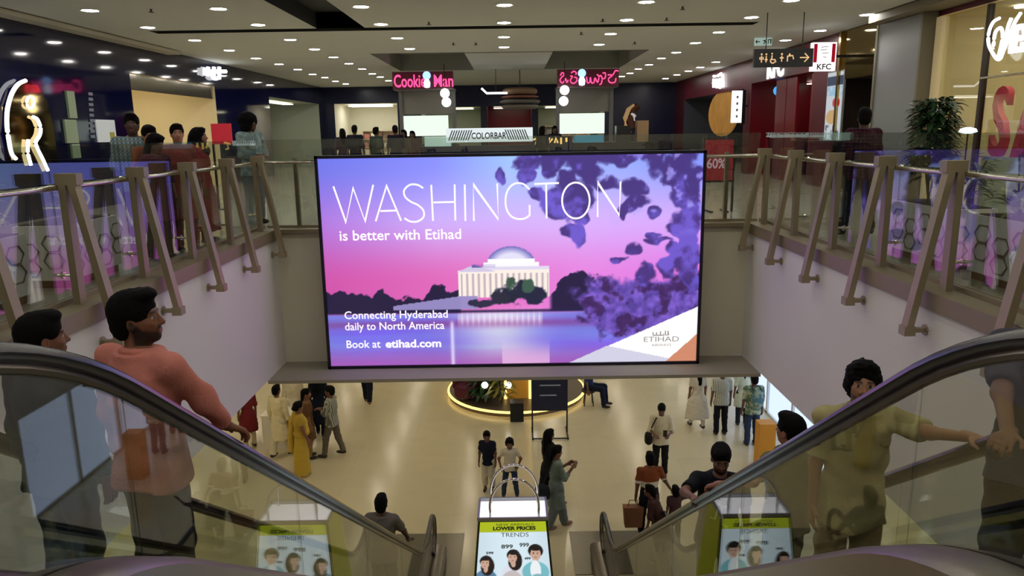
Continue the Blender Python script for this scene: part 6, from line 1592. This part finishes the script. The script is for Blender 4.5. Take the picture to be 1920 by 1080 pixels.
person('man in a maroon checked shirt seen from behind beyond the right railing', (4.68, 10.1, F), 4, 1.70, (86, 58, 48), 'short', top=T('maroon checked shirt', (88, 24, 44), kind='plaid', col2=(40, 18, 36), scale=7.0, sleeve=.7, hem=.78, loose=.035), bottom=T('dark indigo jeans', (24, 28, 46)), vox=.016, bulk=1.0, legs='walk', head=(-20, 0))
far = [((665, 250), 22.4, 'man in black from behind left of the make-up counter', (20, 22, 40), 1.72, 0), ((642, 250), 22.9, 'person in dark plum at the far left of the counters', (60, 44, 60), 1.64, 20), ((705, 250), 23.0, 'person in dark green facing the bright far shop', (50, 62, 60), 1.66, -30), ((741, 250), 22.6, 'man in dark navy standing before the cookie kiosk', (24, 26, 44), 1.70, 10),
       ((757, 250), 23.0, 'person in grey brown before the cookie kiosk', (84, 76, 70), 1.58, 160), ((773, 250), 23.1, 'person in dark rose near the make-up counter end', (80, 50, 60), 1.54, 170), ((1017, 250), 23.0, 'person in black leaning over the script sign counter', (18, 22, 36), 1.62, -40), ((1040, 250), 24.6, 'counter attendant in black behind the script sign', (20, 24, 40), 1.64, 180)]
for (pp, yy_, lb, c_, H_, fc) in far:
    p = aty(pp[0], pp[1], yy_)
    person(lb, (float(p[0]), yy_, F), fc, H_, (100, 70, 56), 'short' if H_ > 1.65 else 'long', top=T('far top %d' % pp[0], c_, sleeve=.6, hem=.8), bottom=darkp(), vox=.024)

# ---- things carried
bpk = empty('backpack', (bp_man[0], bp_man[1] - .24, 1.2), label='pale teal backpack on the back of the man in jeans', cat='backpack')
fb = Field(.03); c0 = np.array([bp_man[0] + .02, bp_man[1] - .235, 1.2]); fb.ell(c0, (.15, .09, .22)); fb.ell(c0 + np.array([0, -.06, -.08]), (.11, .05, .1))
V, Q = fb.mesh(.018, (.003, 30, 1)); child(np_mesh('bag', V, Q, cloth('backpack cloth', (150, 168, 150), 'blotch', (84, 120, 130), 9.0)), bpk)
for sx in (-.09, .09): child(MB().tube([c0 + (sx, .05, .2), c0 + (sx, .16, .24), c0 + (sx, .22, .2)], .016, 6).build('strap', mat('strap dark', (40, 48, 50), .8)), bpk)
def satchel(c, r, col, label, s1, s2):
    t = empty('shoulder_bag', c, label=label, cat='bag'); f = Field(.02); f.ell(c, r); f.loft([(c[2] - r[2] * .7, r[0] * .95, r[1] * .95, c[0], c[1]), (c[2] + r[2] * .7, r[0] * .85, r[1] * .85, c[0], c[1])])
    V, Q = f.mesh(.014); child(np_mesh('bag', V, Q, cloth('bag %d' % col[0], col)), t); child(MB().tube([s1, ((s1[0] + c[0]) / 2, (s1[1] + c[1]) / 2, (s1[2] + c[2]) / 2 + .05), (c[0], c[1], c[2] + r[2] * .7)], .014, 6).build('strap', MATS['bag %d' % col[0]]), t); return t
p = feet(1237, 892); satchel((p[0] - .27, p[1] - .05, .88), (.08, .12, .15), (34, 30, 30), 'dark shoulder bag at the hip of the man in the white shirt', (p[0] - .12, p[1] - .12, 1.36), None)
p = feet(1043, 992); satchel((p[0] - .26, p[1] - .16, .82), (.14, .07, .17), (36, 40, 48), 'dark shoulder bag behind the woman in grey teal', (p[0] - .08, p[1] - .16, 1.40), None)
pb = empty('paper_carrier_bag', (1.95, 12.0, .015), label='brown paper carrier bag held low by the escalator foot', cat='bag')
child(MB().prism([(1.93, .28), (2.23, .28), (2.26, .66), (1.90, .66)], 12.13, 12.29, 'y').build('bag', mat('brown paper', (128, 84, 58), .8)), pb)
child(MB().tube([(1.99, 12.21, .66), (2.01, 12.21, .77), (2.15, 12.21, .77), (2.17, 12.21, .66)], .008, 6).build('handle', mat('paper cord', (90, 60, 44), .8)), pb)
p = feet(1237, 892); tag(MB().box(p[0] - .04, p[0] + .04, p[1] - .42, p[1] - .405, 1.06, 1.2).build('mobile_phone', M_black), 'black mobile phone in the hands of the man in the white shirt', 'phone')

st_ = empty('low_stool', (1.98, 19.0, 0), label='low round dark stool under the seated person by the kiosk', cat='stool')
child(MB().lathe([(.17, 0), (.19, .02), (.19, .06), (.17, .08)], (1.98, 19.0, .37), 20).build('seat', mat('dark stool seat', (40, 36, 44), .6), smooth=True), st_)
for a_ in (.8, 2.4, 3.9, 5.5): child(MB().tube([(1.98 + .12 * math.cos(a_), 19 + .12 * math.sin(a_), .37), (1.98 + .17 * math.cos(a_), 19 + .17 * math.sin(a_), .003)], .015, 6).build('leg', M_black), st_)
